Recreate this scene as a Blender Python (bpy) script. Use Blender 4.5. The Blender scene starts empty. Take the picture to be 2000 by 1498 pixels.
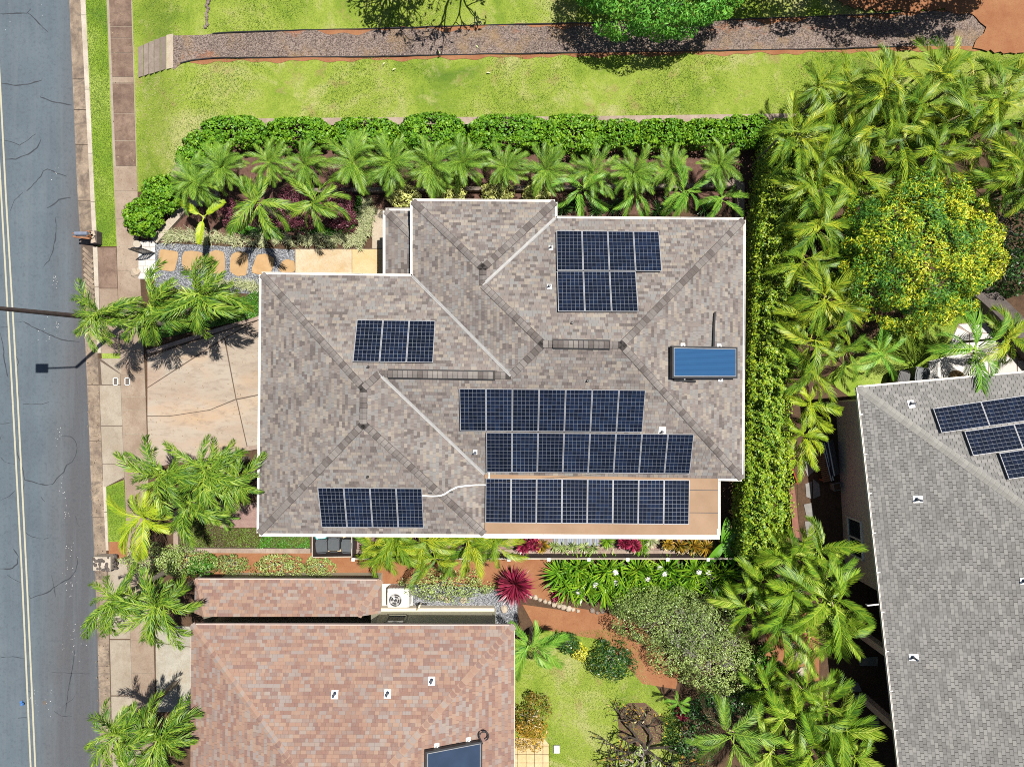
import bpy, math, random
import numpy as np
from mathutils import Vector, Matrix
from mathutils.geometry import tessellate_polygon

random.seed(7)
RNG = np.random.default_rng(11)
SC = bpy.context.scene
COL = SC.collection

# ------------------------------------------------------------------ camera, sky, sun, exposure
H, FPX, CX, CY = 31.7, 1356.0, 1000.0, 749.0        # drone height (m), focal length and centre of the 2000 px photo
cam_d = bpy.data.cameras.new('camera')
cam_d.sensor_fit = 'HORIZONTAL'; cam_d.sensor_width = 36.0
cam_d.lens = 36.0 * FPX / 2000.0
cam_d.clip_start = 0.5; cam_d.clip_end = 900.0
cam = bpy.data.objects.new('camera', cam_d); COL.objects.link(cam)
cam.location = (0, 0, H); cam.rotation_euler = (0, 0, 0)
SC.camera = cam

TO_SUN = Vector((2.34, 1.78, 8.5)).normalized()
SUN_EL = math.asin(TO_SUN.z); SUN_AZ = math.atan2(TO_SUN.x, TO_SUN.y)
world = bpy.data.worlds.new('World'); SC.world = world; world.use_nodes = True
wn = world.node_tree; wn.nodes.clear()
sky = wn.nodes.new('ShaderNodeTexSky'); sky.sky_type = 'NISHITA'; sky.sun_disc = False
sky.sun_elevation = SUN_EL; sky.sun_rotation = SUN_AZ
bg = wn.nodes.new('ShaderNodeBackground'); bg.inputs['Strength'].default_value = 0.05
wo = wn.nodes.new('ShaderNodeOutputWorld')
wn.links.new(sky.outputs[0], bg.inputs[0]); wn.links.new(bg.outputs[0], wo.inputs[0])
sun_d = bpy.data.lights.new('sun', 'SUN'); sun_d.energy = 5.0; sun_d.angle = math.radians(0.5)
sun_d.color = (1.0, 0.955, 0.88)
sun = bpy.data.objects.new('sun', sun_d); COL.objects.link(sun)
sun.location = TO_SUN * 60; sun.rotation_euler = TO_SUN.to_track_quat('Z', 'Y').to_euler()
SC.view_settings.view_transform = 'Standard'; SC.view_settings.look = 'None'
SC.view_settings.gamma = 1.0; SC.view_settings.exposure = 0.85
try: SC.view_settings.use_curve_mapping = False
except Exception: pass
SC.render.engine = 'CYCLES'
SC.cycles.use_denoising = False; SC.cycles.filter_width = 1.0; SC.cycles.use_adaptive_sampling = False
SC.cycles.max_bounces = 6; SC.cycles.diffuse_bounces = 2; SC.cycles.glossy_bounces = 2
SC.cycles.transmission_bounces = 3; SC.cycles.transparent_max_bounces = 4

# ------------------------------------------------------------------ geometry helpers
def W(px, py, z=0.0):
    """Place seen at photo pixel (px, py) and lying at height z."""
    k = (H - z) / FPX
    return Vector(((px - CX) * k, (CY - py) * k, z))
def lerp_at(tab, y):
    ys = [t[0] for t in tab]
    if y <= ys[0]: i = 0
    elif y >= ys[-1]: i = len(tab) - 2
    else: i = max(k for k in range(len(tab) - 1) if ys[k] <= y)
    (y0, x0), (y1, x1) = tab[i], tab[i + 1]
    return x0 + (x1 - x0) * (y - y0) / (y1 - y0)
def smooth(a, b, x):
    t = min(1.0, max(0.0, (x - a) / (b - a))); return t * t * (3 - 2 * t)

class MB:
    """Collects faces (with a tone per face) and links them as one mesh object."""
    def __init__(s): s.v = []; s.f = []; s.t = []
    def add(s, vs, fs, tone=0.5):
        n = len(s.v); s.v.extend([tuple(v) for v in vs])
        for f in fs: s.f.append(tuple(i + n for i in f)); s.t.append(tone)
        return s
    def box(s, c, sx, sy, sz, rz=0.0, tone=0.5, M=None, taper=1.0):
        vs = []
        for z in (-.5, .5):
            k = taper if z > 0 else 1.0
            for x, y in ((-.5, -.5), (.5, -.5), (.5, .5), (-.5, .5)):
                vs.append(Vector((x * sx * k, y * sy * k, z * sz)))
        R = Matrix.Rotation(rz, 4, 'Z')
        vs = [(R @ v) + Vector(c) for v in vs]
        if M is not None: vs = [M @ v for v in vs]
        return s.add(vs, [(3, 2, 1, 0), (4, 5, 6, 7), (0, 1, 5, 4), (1, 2, 6, 5), (2, 3, 7, 6), (3, 0, 4, 7)], tone)
    def tube(s, pts, rads, n=6, tone=0.5, cap=True):
        pts = [Vector(p) for p in pts]; rings = []
        if not hasattr(rads, '__len__'): rads = [rads] * len(pts)
        for i, p in enumerate(pts):
            d = (pts[min(i + 1, len(pts) - 1)] - pts[max(i - 1, 0)])
            d = d.normalized() if d.length > 1e-9 else Vector((0, 0, 1))
            a = Vector((1, 0, 0)) if abs(d.x) < .8 else Vector((0, 1, 0))
            u = d.cross(a).normalized(); w = d.cross(u)
            rings.append([p + (u * math.cos(2 * math.pi * k / n) + w * math.sin(2 * math.pi * k / n)) * rads[i] for k in range(n)])
        vs = [v for r in rings for v in r]; fs = []
        for i in range(len(pts) - 1):
            for k in range(n):
                fs.append((i * n + k, i * n + (k + 1) % n, (i + 1) * n + (k + 1) % n, (i + 1) * n + k))
        if cap: fs.append(tuple(range(n))[::-1]); fs.append(tuple((len(pts) - 1) * n + k for k in range(n)))
        return s.add(vs, fs, tone)
    def prism(s, poly, z0, z1, tone=0.5, bottom=False):
        """Extruded polygon; poly = list of (x, y) or Vectors, tops may carry own z offset."""
        n = len(poly); P = [Vector((p[0], p[1], 0)) for p in poly]
        area = sum(P[i].x * P[(i + 1) % n].y - P[(i + 1) % n].x * P[i].y for i in range(n))
        if area < 0: P = P[::-1]
        vs = [Vector((p.x, p.y, z0)) for p in P] + [Vector((p.x, p.y, z1)) for p in P]
        fs = [tuple(n + i for i in t) for t in tri_poly(P)]
        if bottom: fs += [tuple(t)[::-1] for t in tri_poly(P)]
        fs += [(i, (i + 1) % n, n + (i + 1) % n, n + i) for i in range(n)]
        return s.add(vs, fs, tone)
    def mesh(s, name):
        me = bpy.data.meshes.new(name); me.from_pydata(s.v, [], s.f)
        a = me.attributes.new('tone', 'FLOAT', 'FACE'); a.data.foreach_set('value', s.t)
        me.update(); return me
    def build(s, name, mat, parent=None, smooth_=False, **kw):
        me = s.mesh(name)
        if smooth_: me.shade_smooth()
        return link(name, me, mat, parent, **kw)

def tri_poly(P):
    if len(P) == 3: return [(0, 1, 2)]
    out = []
    for t in tessellate_polygon([[Vector((p.x, p.y, 0)) for p in P]]):
        a, b, c = (P[i] for i in t)
        cr = (b.x - a.x) * (c.y - a.y) - (b.y - a.y) * (c.x - a.x)
        out.append(tuple(t) if cr >= 0 else tuple(t)[::-1])
    return out

def link(name, me, mat=None, parent=None, label=None, cat=None, group=None, kind=None, loc=None):
    o = bpy.data.objects.new(name, me); COL.objects.link(o)
    if mat is not None and me is not None and len(me.materials) == 0: me.materials.append(mat)
    if parent is not None:
        o.parent = parent
        if loc is None:            # meshes are built in world metres unless a local place is given
            o.matrix_parent_inverse = world_m(parent).inverted()
    if loc is not None: o.location = loc
    tag(o, label, cat, group, kind); return o
def world_m(o):
    M = o.matrix_parent_inverse @ o.matrix_basis if o.parent else o.matrix_basis.copy()
    return world_m(o.parent) @ M if o.parent else M
def tag(o, label=None, cat=None, group=None, kind=None):
    if label: o['label'] = label
    if cat: o['category'] = cat
    if group: o['group'] = group
    if kind: o['kind'] = kind
    return o
def thing(name, loc, label, cat, group=None, rz=0.0, kind=None):
    o = bpy.data.objects.new(name, None); COL.objects.link(o)
    o.location = loc; o.rotation_euler = (0, 0, rz); o.empty_display_size = .2
    return tag(o, label, cat, group, kind)
ORD = ['first', 'second', 'third', 'fourth', 'fifth', 'sixth', 'seventh', 'eighth', 'ninth', 'tenth', 'eleventh', 'twelfth', 'thirteenth', 'fourteenth', 'fifteenth', 'sixteenth']

def np_mesh(name, verts, quads=None, tris=None, tone=None):
    verts = np.asarray(verts, np.float32).reshape(-1, 3)
    idx, tot = [], []
    if quads is not None and len(quads): idx.append(np.asarray(quads, np.int32).ravel()); tot.append(np.full(len(quads), 4, np.int32))
    if tris is not None and len(tris): idx.append(np.asarray(tris, np.int32).ravel()); tot.append(np.full(len(tris), 3, np.int32))
    idx = np.concatenate(idx); tot = np.concatenate(tot)
    me = bpy.data.meshes.new(name)
    me.vertices.add(len(verts)); me.vertices.foreach_set('co', verts.ravel())
    me.loops.add(len(idx)); me.loops.foreach_set('vertex_index', idx)
    me.polygons.add(len(tot))
    st = np.zeros(len(tot), np.int32); st[1:] = np.cumsum(tot)[:-1]
    me.polygons.foreach_set('loop_start', st); me.polygons.foreach_set('loop_total', tot)
    me.update(calc_edges=True)
    if tone is not None:
        a = me.attributes.new('tone', 'FLOAT', 'FACE'); a.data.foreach_set('value', np.asarray(tone, np.float32))
    return me

# ------------------------------------------------------------------ materials
def col4(c): return (c[0], c[1], c[2], 1.0)
class NT:
    def __init__(s, name):
        s.m = bpy.data.materials.new(name); s.m.use_nodes = True
        s.t = s.m.node_tree; s.b = s.t.nodes['Principled BSDF']; s.tc = None
    def n(s, typ, **kw):
        nd = s.t.nodes.new(typ)
        for k, v in kw.items(): setattr(nd, k, v)
        return nd
    def l(s, a, b): s.t.links.new(a, b)
    def co(s, sx=1, sy=1, sz=1, src='Object', rot=0):
        if s.tc is None: s.tc = s.n('ShaderNodeTexCoord')
        mp = s.n('ShaderNodeMapping'); mp.inputs['Scale'].default_value = (sx, sy, sz); mp.inputs['Rotation'].default_value = (0, 0, rot)
        s.l(s.tc.outputs[src], mp.inputs[0]); return mp.outputs[0]
    def noise(s, scale, detail=4, rough=.55, co=None, dist=0):
        nd = s.n('ShaderNodeTexNoise'); nd.inputs['Scale'].default_value = scale
        nd.inputs['Detail'].default_value = detail; nd.inputs['Roughness'].default_value = rough
        nd.inputs['Distortion'].default_value = dist
        s.l(co if co is not None else s.co(), nd.inputs['Vector']); return nd.outputs['Fac']
    def ramp(s, fac, stops, interp='LINEAR'):
        r = s.n('ShaderNodeValToRGB'); cr = r.color_ramp; cr.interpolation = interp
        while len(cr.elements) < len(stops): cr.elements.new(0.5)
        for e, (p, c) in zip(cr.elements, stops): e.position = p; e.color = col4(c) if len(c) == 3 else c
        s.l(fac, r.inputs[0]); return r.outputs[0]
    def mix(s, fac, a, b, blend='MIX'):
        m = s.n('ShaderNodeMix', data_type='RGBA', blend_type=blend)
        if isinstance(fac, (int, float)): m.inputs[0].default_value = fac
        else: s.l(fac, m.inputs[0])
        for i, x in ((6, a), (7, b)):
            if isinstance(x, tuple): m.inputs[i].default_value = col4(x)
            else: s.l(x, m.inputs[i])
        return m.outputs[2]
    def math(s, op, a, b=None, clamp=False):
        m = s.n('ShaderNodeMath', operation=op, use_clamp=clamp)
        for i, x in ((0, a), (1, b)):
            if x is None: continue
            if isinstance(x, (int, float)): m.inputs[i].default_value = x
            else: s.l(x, m.inputs[i])
        return m.outputs[0]
    def band(s, fac, lo, hi):
        m = s.n('ShaderNodeMapRange', clamp=True); s.l(fac, m.inputs[0])
        m.inputs[1].default_value = lo; m.inputs[2].default_value = hi; return m.outputs[0]
    def attr(s, name='tone'): return s.n('ShaderNodeAttribute', attribute_name=name).outputs['Fac']
    def rand(s): return s.n('ShaderNodeObjectInfo').outputs['Random']
    def bump(s, h, strength=.3, dist=.02):
        b = s.n('ShaderNodeBump'); b.inputs['Strength'].default_value = strength; b.inputs['Distance'].default_value = dist
        s.l(h, b.inputs['Height']); s.l(b.outputs[0], s.b.inputs['Normal'])
    def out(s, color, rough=.8, spec=.3, metal=0.0):
        if isinstance(color, tuple): s.b.inputs['Base Color'].default_value = col4(color)
        else: s.l(color, s.b.inputs['Base Color'])
        s.b.inputs['Roughness'].default_value = rough; s.b.inputs['Specular IOR Level'].default_value = spec
        s.b.inputs['Metallic'].default_value = metal; return s.m

def plain(name, c, rough=.6, spec=.3, metal=0.0, var=.15, scale=6.0, bump=0.0):
    t = NT(name); f = t.noise(scale, 5)
    lo = tuple(x * (1 - var) for x in c); hi = tuple(min(1, x * (1 + var)) for x in c)
    if bump: t.bump(t.noise(scale * 12, 3), bump, .01)
    return t.out(t.ramp(f, [(.3, lo), (.7, hi)]), rough, spec, metal)

def leafmat(name, stops, rough=.42, spec=.5, trans=.22, rnd=.25, patch=None):
    """Leaf colours by leaf (tone) with a shift per plant; some light passes through."""
    t = NT(name)
    f = t.attr()
    if rnd: f = t.math('ADD', t.math('MULTIPLY', f, 1 - rnd), t.math('MULTIPLY', t.rand(), rnd))
    if patch: f = t.math('ADD', f, t.math('MULTIPLY', t.math('SUBTRACT', t.noise(patch[0], 3), .5), patch[1]), clamp=True)
    c = t.ramp(f, stops)
    t.out(c, rough, spec)
    tr = t.n('ShaderNodeBsdfTranslucent'); t.l(t.mix(.35, c, (0.30, 0.34, .03), 'MIX'), tr.inputs[0])
    ms = t.n('ShaderNodeMixShader'); ms.inputs[0].default_value = trans * .55
    t.l(t.b.outputs[0], ms.inputs[1]); t.l(tr.outputs[0], ms.inputs[2])
    t.l(ms.outputs[0], t.t.nodes['Material Output'].inputs[0]); return t.m

M = {}
def asphalt():
    t = NT('asphalt'); co = t.co()
    sep = t.n('ShaderNodeSeparateXYZ'); t.l(t.tc.outputs['Object'], sep.inputs[0])
    # distance from the kerb side of the lane, in metres (the road runs at a slight slant)
    xr = t.math('ADD', sep.outputs[0], t.math('MULTIPLY', sep.outputs[1], -0.0405))
    streak = t.noise(1.0, 4, .6, t.co(1.1, .05, 1))
    grain = t.noise(60, 3, .7); patch = t.noise(.55, 5, .6)
    base = t.ramp(t.math('ADD', t.math('MULTIPLY', patch, .5), t.math('MULTIPLY', streak, .5)), [(.34, (.048, .064, .079)), (.5, (.064, .084, .101)), (.66, (.080, .101, .117))])
    edge = t.math('MULTIPLY', t.band(xr, -21.6, -20.1), t.band(t.noise(.9, 6, .7, t.co(.9, .25, 1)), .22, .55))
    base = t.mix(t.math('MULTIPLY', edge, .9), base, (.066, .062, .062))
    base = t.mix(t.math('MULTIPLY', t.band(xr, -20.5, -20.0), .65), base, (.045, .042, .045))
    base = t.mix(t.math('MULTIPLY', t.band(grain, .35, .75), .5), base, (.105, .12, .135))
    base = t.mix(t.math('MULTIPLY', t.band(t.noise(7, 6, .8), .5, .66), .5), base, (.036, .045, .055))
    base = t.mix(t.math('MULTIPLY', t.band(t.noise(1.0, 6, .7, t.co(2.6, .12, 1)), .5, .66), .4), base, (.09, .105, .118))
    t.bump(grain, .35, .006); return t.out(base, .9, .25)
M['asphalt'] = asphalt()
M['sealant'] = plain('crack_sealant', (.022, .026, .032), .6, .4)
def concrete(name, c1, c2, stain, s_amt=.6, sc=.6, dark=None):
    t = NT(name); a = t.noise(sc, 7, .65, None, .6); b = t.noise(9, 6, .7); g = t.noise(70, 3, .7)
    base = t.ramp(a, [(.32, c1), (.66, c2)])
    base = t.mix(t.math('MULTIPLY', t.band(t.noise(sc * 1.7, 6, .7, t.co(1, .6, 1)), .48, .68), s_amt), base, stain)
    base = t.mix(t.math('MULTIPLY', t.band(b, .52, .75), .35), base, tuple(x * .62 for x in c1))
    if dark: base = t.mix(t.math('MULTIPLY', t.band(t.noise(sc * 1.1, 7, .75, t.co(.7, 1, 1), .8), .5, .62), .7), base, dark)
    base = t.mix(t.math('MULTIPLY', t.band(t.rand(), 0, 1), .22), base, tuple(x * .75 for x in stain))
    base = t.mix(t.math('MULTIPLY', t.band(g, .5, .8), .3), base, tuple(min(.6, x * 1.35) for x in c2))
    sp_ = t.noise(26, 5, .8); base = t.mix(t.math('MULTIPLY', t.band(sp_, .50, .62), .42), base, tuple(x * .5 for x in c1))
    base = t.mix(t.math('MULTIPLY', t.band(t.noise(1.9, 8, .8), .5, .62), .3), base, tuple(x * .66 for x in stain))
    t.bump(g, .3, .004); return t.out(base, .88, .25)
M['sidewalk'] = concrete('sidewalk_concrete', (.185, .14, .105), (.27, .215, .165), (.175, .115, .08), .7)
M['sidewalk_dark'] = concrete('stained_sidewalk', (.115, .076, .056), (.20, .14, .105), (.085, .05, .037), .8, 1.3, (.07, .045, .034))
M['gutter'] = concrete('gutter_concrete', (.165, .125, .095), (.28, .22, .16), (.075, .054, .043), .85, 1.3, (.055, .046, .04))
M['apron'] = concrete('apron_concrete', (.215, .18, .14), (.29, .255, .205), (.20, .15, .105), .6)
M['curb'] = concrete('curb_concrete', (.30, .26, .21), (.42, .38, .32), (.22, .17, .12), .4)
def driveway():
    t = NT('driveway_concrete'); co = t.co(1, 1, 1, 'Object', .45)
    a = t.noise(.55, 7, .65, t.co(.45, 1.1, 1, 'Object', .45), .5)
    base = t.ramp(a, [(.3, (.185, .158, .13)), (.5, (.25, .222, .185)), (.7, (.29, .268, .23))])
    rust = t.math('MULTIPLY', t.band(t.noise(.32, 5, .6, t.co(.5, 1.3, 1, 'Object', -.35), .3), .53, .68), .42)
    base = t.mix(rust, base, (.36, .20, .075))
    red = t.math('MULTIPLY', t.band(t.noise(.28, 5, .65, t.co(.6, 1, 1, 'Object', 2.1), .6), .5, .63), .45)
    base = t.mix(red, base, (.24, .15, .105))
    base = t.mix(t.math('MULTIPLY', t.band(t.noise(3.5, 7, .75, t.co(.5, 1.4, 1, 'Object', -.5), .5), .50, .64), .6), base, (.135, .112, .095))
    base = t.mix(t.math('MULTIPLY', t.band(t.noise(1.2, 7, .75, t.co(.35, 2.4, 1, 'Object', .12), .3), .55, .68), .35), base, (.17, .14, .12))
    base = t.mix(t.math('MULTIPLY', t.rand(), .3), base, (.27, .175, .11))
    g = t.noise(60, 3, .7); base = t.mix(t.math('MULTIPLY', t.band(g, .5, .8), .25), base, (.42, .37, .3))
    t.bump(g, .25, .004); return t.out(base, .85, .25)
M['driveway'] = driveway()
M['grey_drive'] = concrete('grey_driveway', (.215, .205, .17), (.32, .305, .26), (.25, .185, .12), .5, .7)
M['joint'] = plain('joint_dark', (.085, .064, .05), .95, .1)
M['walk_tan'] = concrete('tan_walkway', (.34, .26, .16), (.42, .36, .27), (.37, .235, .09), .75, .9)
M['pale_walk'] = concrete('pale_walkway', (.28, .235, .18), (.37, .32, .25), (.27, .2, .13), .4, .9)
def flat_roof():
    t = NT('tan_membrane'); a = t.noise(.8, 6, .65); b = t.noise(14, 5, .7)
    base = t.ramp(a, [(.3, (.205, .132, .082)), (.7, (.262, .176, .115))])
    base = t.mix(t.math('MULTIPLY', t.band(b, .55, .75), .4), base, (.18, .11, .068))
    base = t.mix(t.math('MULTIPLY', t.band(t.noise(3.2, 6, .8), .62, .7), .6), base, (.13, .085, .06))
    t.bump(b, .2, .004); return t.out(base, .85, .2)
M['membrane'] = flat_roof()
def grass_ground(name, lush=False):
    t = NT(name); a = t.noise(.33, 7, .65, None, .5); b = t.noise(1.3, 7, .7, None, .4); g = t.noise(22, 4, .75); g2 = t.noise(7, 5, .7)
    if lush: base = t.ramp(a, [(.34, (.075, .15, .014)), (.5, (.15, .23, .022)), (.64, (.23, .29, .06))])
    else: base = t.ramp(a, [(.30, (.07, .125, .016)), (.43, (.15, .21, .025)), (.53, (.20, .25, .04)), (.64, (.28, .28, .11)), (.78, (.24, .185, .095))])
    base = t.mix(t.math('MULTIPLY', t.band(b, .55, .72), .2 if lush else .75), base, (.30, .28, .12))
    base = t.mix(t.math('MULTIPLY', t.band(t.noise(.7, 6, .7, t.co(1, 1, 1, 'Object', 1.0)), .58, .68), .1 if lush else .65), base, (.22, .15, .075))
    base = t.mix(t.math('MULTIPLY', t.band(g2, .5, .66), .35), base, (.08, .125, .012))
    base = t.mix(t.math('MULTIPLY', t.band(g, .5, .62), .5), base, (.05, .085, .01))
    t.bump(g, .8, .04); return t.out(base, .95, .1)
M['lawn'] = grass_ground('lawn_turf'); M['lush'] = grass_ground('lush_turf', True)
def dirt(name, c1, c2, c3, sc=2.0, bump=.6, fine=28):
    t = NT(name); a = t.noise(sc, 7, .7); g = t.noise(fine, 5, .75)
    base = t.ramp(a, [(.3, c1), (.7, c2)])
    base = t.mix(t.math('MULTIPLY', t.band(g, .5, .68), .7), base, c3)
    t.bump(g, bump, .03); return t.out(base, .95, .1)
M['red_dirt'] = dirt('red_dirt', (.185, .075, .036), (.25, .125, .062), (.125, .048, .024), 1.2)
M['F_dead'] = leafmat('dead_frond', [(0, (.14, .095, .05)), (.5, (.26, .19, .10)), (1, (.38, .31, .19))], .6, .3, .1, .3)
M['mulch'] = dirt('bark_mulch', (.075, .04, .03), (.13, .075, .058), (.03, .017, .013), 5, .9, 18)
M['soil'] = dirt('dark_soil', (.05, .031, .02), (.09, .055, .034), (.02, .013, .009), 3, .8, 16)
M['pink_gravel'] = dirt('pink_gravel', (.19, .12, .105), (.27, .185, .16), (.09, .055, .05), 4, .9, 30)
def gravel(name, cols, scale):
    t = NT(name); v = t.n('ShaderNodeTexVoronoi'); v.inputs['Scale'].default_value = scale; t.l(t.co(), v.inputs['Vector'])
    s = t.n('ShaderNodeSeparateColor'); t.l(v.outputs['Color'], s.inputs[0])
    base = t.ramp(s.outputs[0], [(i / len(cols), c) for i, c in enumerate(cols)], 'CONSTANT')
    base = t.mix(t.math('MULTIPLY', t.band(v.outputs['Distance'], .35, .65), .8), base, tuple(x * .25 for x in cols[0]))
    h = t.math('SUBTRACT', 1.0, v.outputs['Distance']); t.bump(h, .9, .03); return t.out(base, .85, .3)
M['grey_gravel'] = gravel('grey_gravel', [(.10, .105, .12), (.16, .165, .185), (.22, .23, .25), (.30, .31, .33), (.13, .13, .14)], 26)
def path_gravel():
    t = NT('path_gravel'); a = t.noise(.8, 6, .7); v = t.n('ShaderNodeTexVoronoi'); v.inputs['Scale'].default_value = 24; t.l(t.co(), v.inputs['Vector'])
    s = t.n('ShaderNodeSeparateColor'); t.l(v.outputs['Color'], s.inputs[0])
    base = t.ramp(s.outputs[0], [(0, (.07, .051, .044)), (.25, (.115, .088, .074)), (.5, (.155, .12, .102)), (.75, (.205, .16, .138))], 'CONSTANT')
    base = t.mix(t.math('MULTIPLY', t.band(a, .5, .68), .6), base, (.22, .145, .07))
    base = t.mix(t.math('MULTIPLY', t.band(t.noise(.5, 6, .7, t.co(1, 2, 1)), .6, .68), .7), base, (.22, .09, .045))
    t.bump(t.math('SUBTRACT', 1.0, v.outputs['Distance']), .9, .03); return t.out(base, .9, .2)
M['path_gravel'] = path_gravel()
M['pebble'] = (lambda t: t.out(t.ramp(t.attr(), [(0, (.10, .105, .12)), (.5, (.2, .205, .22)), (1, (.36, .37, .39))]), .7, .3))(NT('pebble'))
M['brown_pebble'] = (lambda t: t.out(t.ramp(t.attr(), [(0, (.06, .044, .038)), (.5, (.13, .099, .083)), (1, (.235, .185, .157))]), .7, .3))(NT('brown_pebble'))
def stone(name, c1, c2, c3, sc=3.0):
    t = NT(name); a = t.noise(sc, 7, .7, None, .5); b = t.noise(sc * 5, 6, .75)
    base = t.ramp(a, [(.3, c1), (.7, c2)]); base = t.mix(t.math('MULTIPLY', t.band(b, .5, .7), .55), base, c3)
    base = t.mix(t.math('MULTIPLY', t.rand(), .5), base, c3)
    t.bump(b, .5, .015); return t.out(base, .85, .25)
M['flagstone'] = stone('flagstone', (.28, .165, .07), (.36, .235, .115), (.24, .17, .10), 2.2)
M['steps'] = stone('step_stone', (.14, .11, .09), (.22, .185, .155), (.085, .065, .055), 2.5)
M['rock'] = stone('lava_rock', (.05, .04, .035), (.13, .11, .10), (.03, .025, .023), 6)
M['pale_rock'] = stone('pale_rock', (.30, .25, .19), (.42, .37, .3), (.22, .16, .11), 5)
M['marble'] = stone('white_paving', (.40, .385, .36), (.50, .485, .46), (.30, .28, .26), 4)
M['grey_paver'] = stone('grey_paver', (.15, .145, .135), (.22, .21, .195), (.10, .095, .09), 3)
M['garden_wall'] = concrete('garden_wall_top', (.22, .165, .13), (.30, .24, .20), (.16, .11, .085), .5, 1.4)
def shingle(name, stops, interp='CONSTANT', rough=.92):
    t = NT(name); g = t.noise(55, 4, .8); a = t.noise(.45, 5, .6)
    base = t.ramp(t.attr(), stops, interp)
    base = t.mix(t.math('MULTIPLY', t.band(g, .45, .75), .3), base, (.26, .23, .20))
    base = t.mix(t.math('MULTIPLY', t.band(a, .42, .7), .30), base, tuple(.85 * x for x in stops[0][1]))
    base = t.mix(t.math('MULTIPLY', t.band(t.noise(2.6, 6, .75), .52, .7), .22), base, (.25, .235, .215))
    t.bump(g, .35, .004); return t.out(base, rough, .2)
M['shingle'] = shingle('grey_brown_shingle', [(0, (0.084, 0.070, 0.066)), (.10, (0.152, 0.129, 0.117)), (.26, (0.136, 0.120, 0.112)), (.42, (0.169, 0.156, 0.147)), (.58, (0.115, 0.096, 0.091)), (.70, (0.193, 0.166, 0.139)), (.82, (0.155, 0.151, 0.146)), (.93, (0.214, 0.188, 0.161))])
M['red_shingle'] = shingle('terracotta_shingle', [(0, (0.170, 0.097, 0.077)), (.16, (0.221, 0.136, 0.100)), (.34, (0.192, 0.120, 0.094)), (.48, (0.233, 0.153, 0.113)), (.62, (0.181, 0.132, 0.113)), (.74, (0.196, 0.162, 0.148)), (.84, (0.153, 0.093, 0.079)), (.92, (0.214, 0.172, 0.148))])
M['grey_shingle'] = shingle('plain_grey_shingle', [(0, (0.119, 0.117, 0.113)), (.3, (0.143, 0.140, 0.135)), (.6, (0.164, 0.160, 0.154)), (.85, (0.182, 0.178, 0.170))])
M['deck'] = plain('roof_felt', (.045, .04, .038), .95, .1)
M['deck_red'] = plain('roof_felt_brown', (.10, .06, .048), .95, .1)
M['cap'] = shingle('cap_shingle', [(0, (0.074, 0.062, 0.058)), (.2, (0.139, 0.124, 0.117)), (.4, (0.113, 0.100, 0.095)), (.6, (0.162, 0.147, 0.137)), (.8, (0.129, 0.117, 0.111)), (.92, (0.090, 0.077, 0.072))])
M['cap_grey'] = shingle('cap_shingle_grey', [(0, (.165, .162, .15)), (.5, (.195, .19, .175))])
M['white'] = plain('white_paint', (.60, .585, .56), .45, .4, var=.06)
M['gutter_white'] = plain('gutter_metal', (.52, .495, .455), .5, .3, var=.14, scale=3)
M['metal'] = plain('galvanised', (.36, .36, .36), .38, .5, .6, .1)
M['valley'] = plain('valley_metal', (.25, .245, .24), .6, .3, .1, .12)
M['black'] = plain('black_rubber', (.02, .02, .022), .5, .4)
M['dark_metal'] = plain('dark_metal', (.03, .03, .033), .4, .5, .3)
M['cream'] = plain('cream_stucco', (.52, .46, .36), .85, .2, var=.06, bump=.2)
M['taupe'] = plain('taupe_stucco', (.46, .37, .33), .85, .2, var=.08, bump=.2)
M['olive_wall'] = plain('olive_stucco', (.42, .40, .30), .85, .2, var=.06, bump=.2)
M['glass'] = plain('window_glass', (.02, .028, .035), .06, .6, var=.05)
def cellmat():
    t = NT('solar_cell'); f = t.attr(); a = t.rand()
    base = t.ramp(t.math('ADD', t.math('MULTIPLY', f, .6), t.math('MULTIPLY', a, .4)), [(0, (.003, .005, .010)), (.5, (.005, .008, .018)), (1, (.008, .015, .036))])
    t.out(base, .14, .25); t.b.inputs['Coat Weight'].default_value = 0.0; return t.m
M['cell'] = cellmat()
M['cell_line'] = plain('cell_backing', (.175, .195, .23), .4, .4, var=.04)
M['alu'] = plain('aluminium_frame', (.36, .36, .37), .35, .5, .3, .06)
def collector():
    t = NT('collector_glass'); w = t.n('ShaderNodeTexWave'); w.inputs['Scale'].default_value = 3.4; w.inputs['Distortion'].default_value = .4
    w.bands_direction = 'Y'; t.l(t.co(), w.inputs['Vector'])
    base = t.ramp(w.outputs['Fac'], [(0, (.014, .050, .120)), (.6, (.022, .072, .165)), (1, (.012, .040, .10))])
    base = t.mix(t.math('MULTIPLY', t.noise(1.2, 3), .3), base, (.03, .085, .17))
    t.out(base, .2, .3); t.b.inputs['Coat Weight'].default_value = .0; t.b.inputs['Coat Roughness'].default_value = .05; return t.m
M['collector'] = collector()
M['collector_dark'] = plain('dark_collector_glass', (.020, .034, .062), .3, .5, var=.15, scale=1.5)
M['line_paint'] = (lambda t: t.out(t.mix(t.math('MULTIPLY', t.band(t.noise(9, 6, .8), .54, .70), .55), (.30, .285, .215), (.11, .115, .115)), .8, .2))(NT('road_line'))
M['bark'] = dirt('palm_bark', (.17, .145, .12), (.25, .22, .18), (.09, .075, .06), 4, .5, 14)
M['branch'] = dirt('grey_branch', (.20, .18, .165), (.30, .275, .25), (.12, .105, .095), 5, .4, 20)
M['dark_branch'] = dirt('dark_branch', (.04, .034, .028), (.075, .062, .05), (.02, .016, .013), 5, .4, 20)
M['wood_dark'] = plain('dark_fence', (.062, .046, .045), .75, .2, var=.2, scale=4)
M['wood'] = plain('brown_wood', (.20, .09, .045), .7, .25, var=.25, scale=5)
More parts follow.
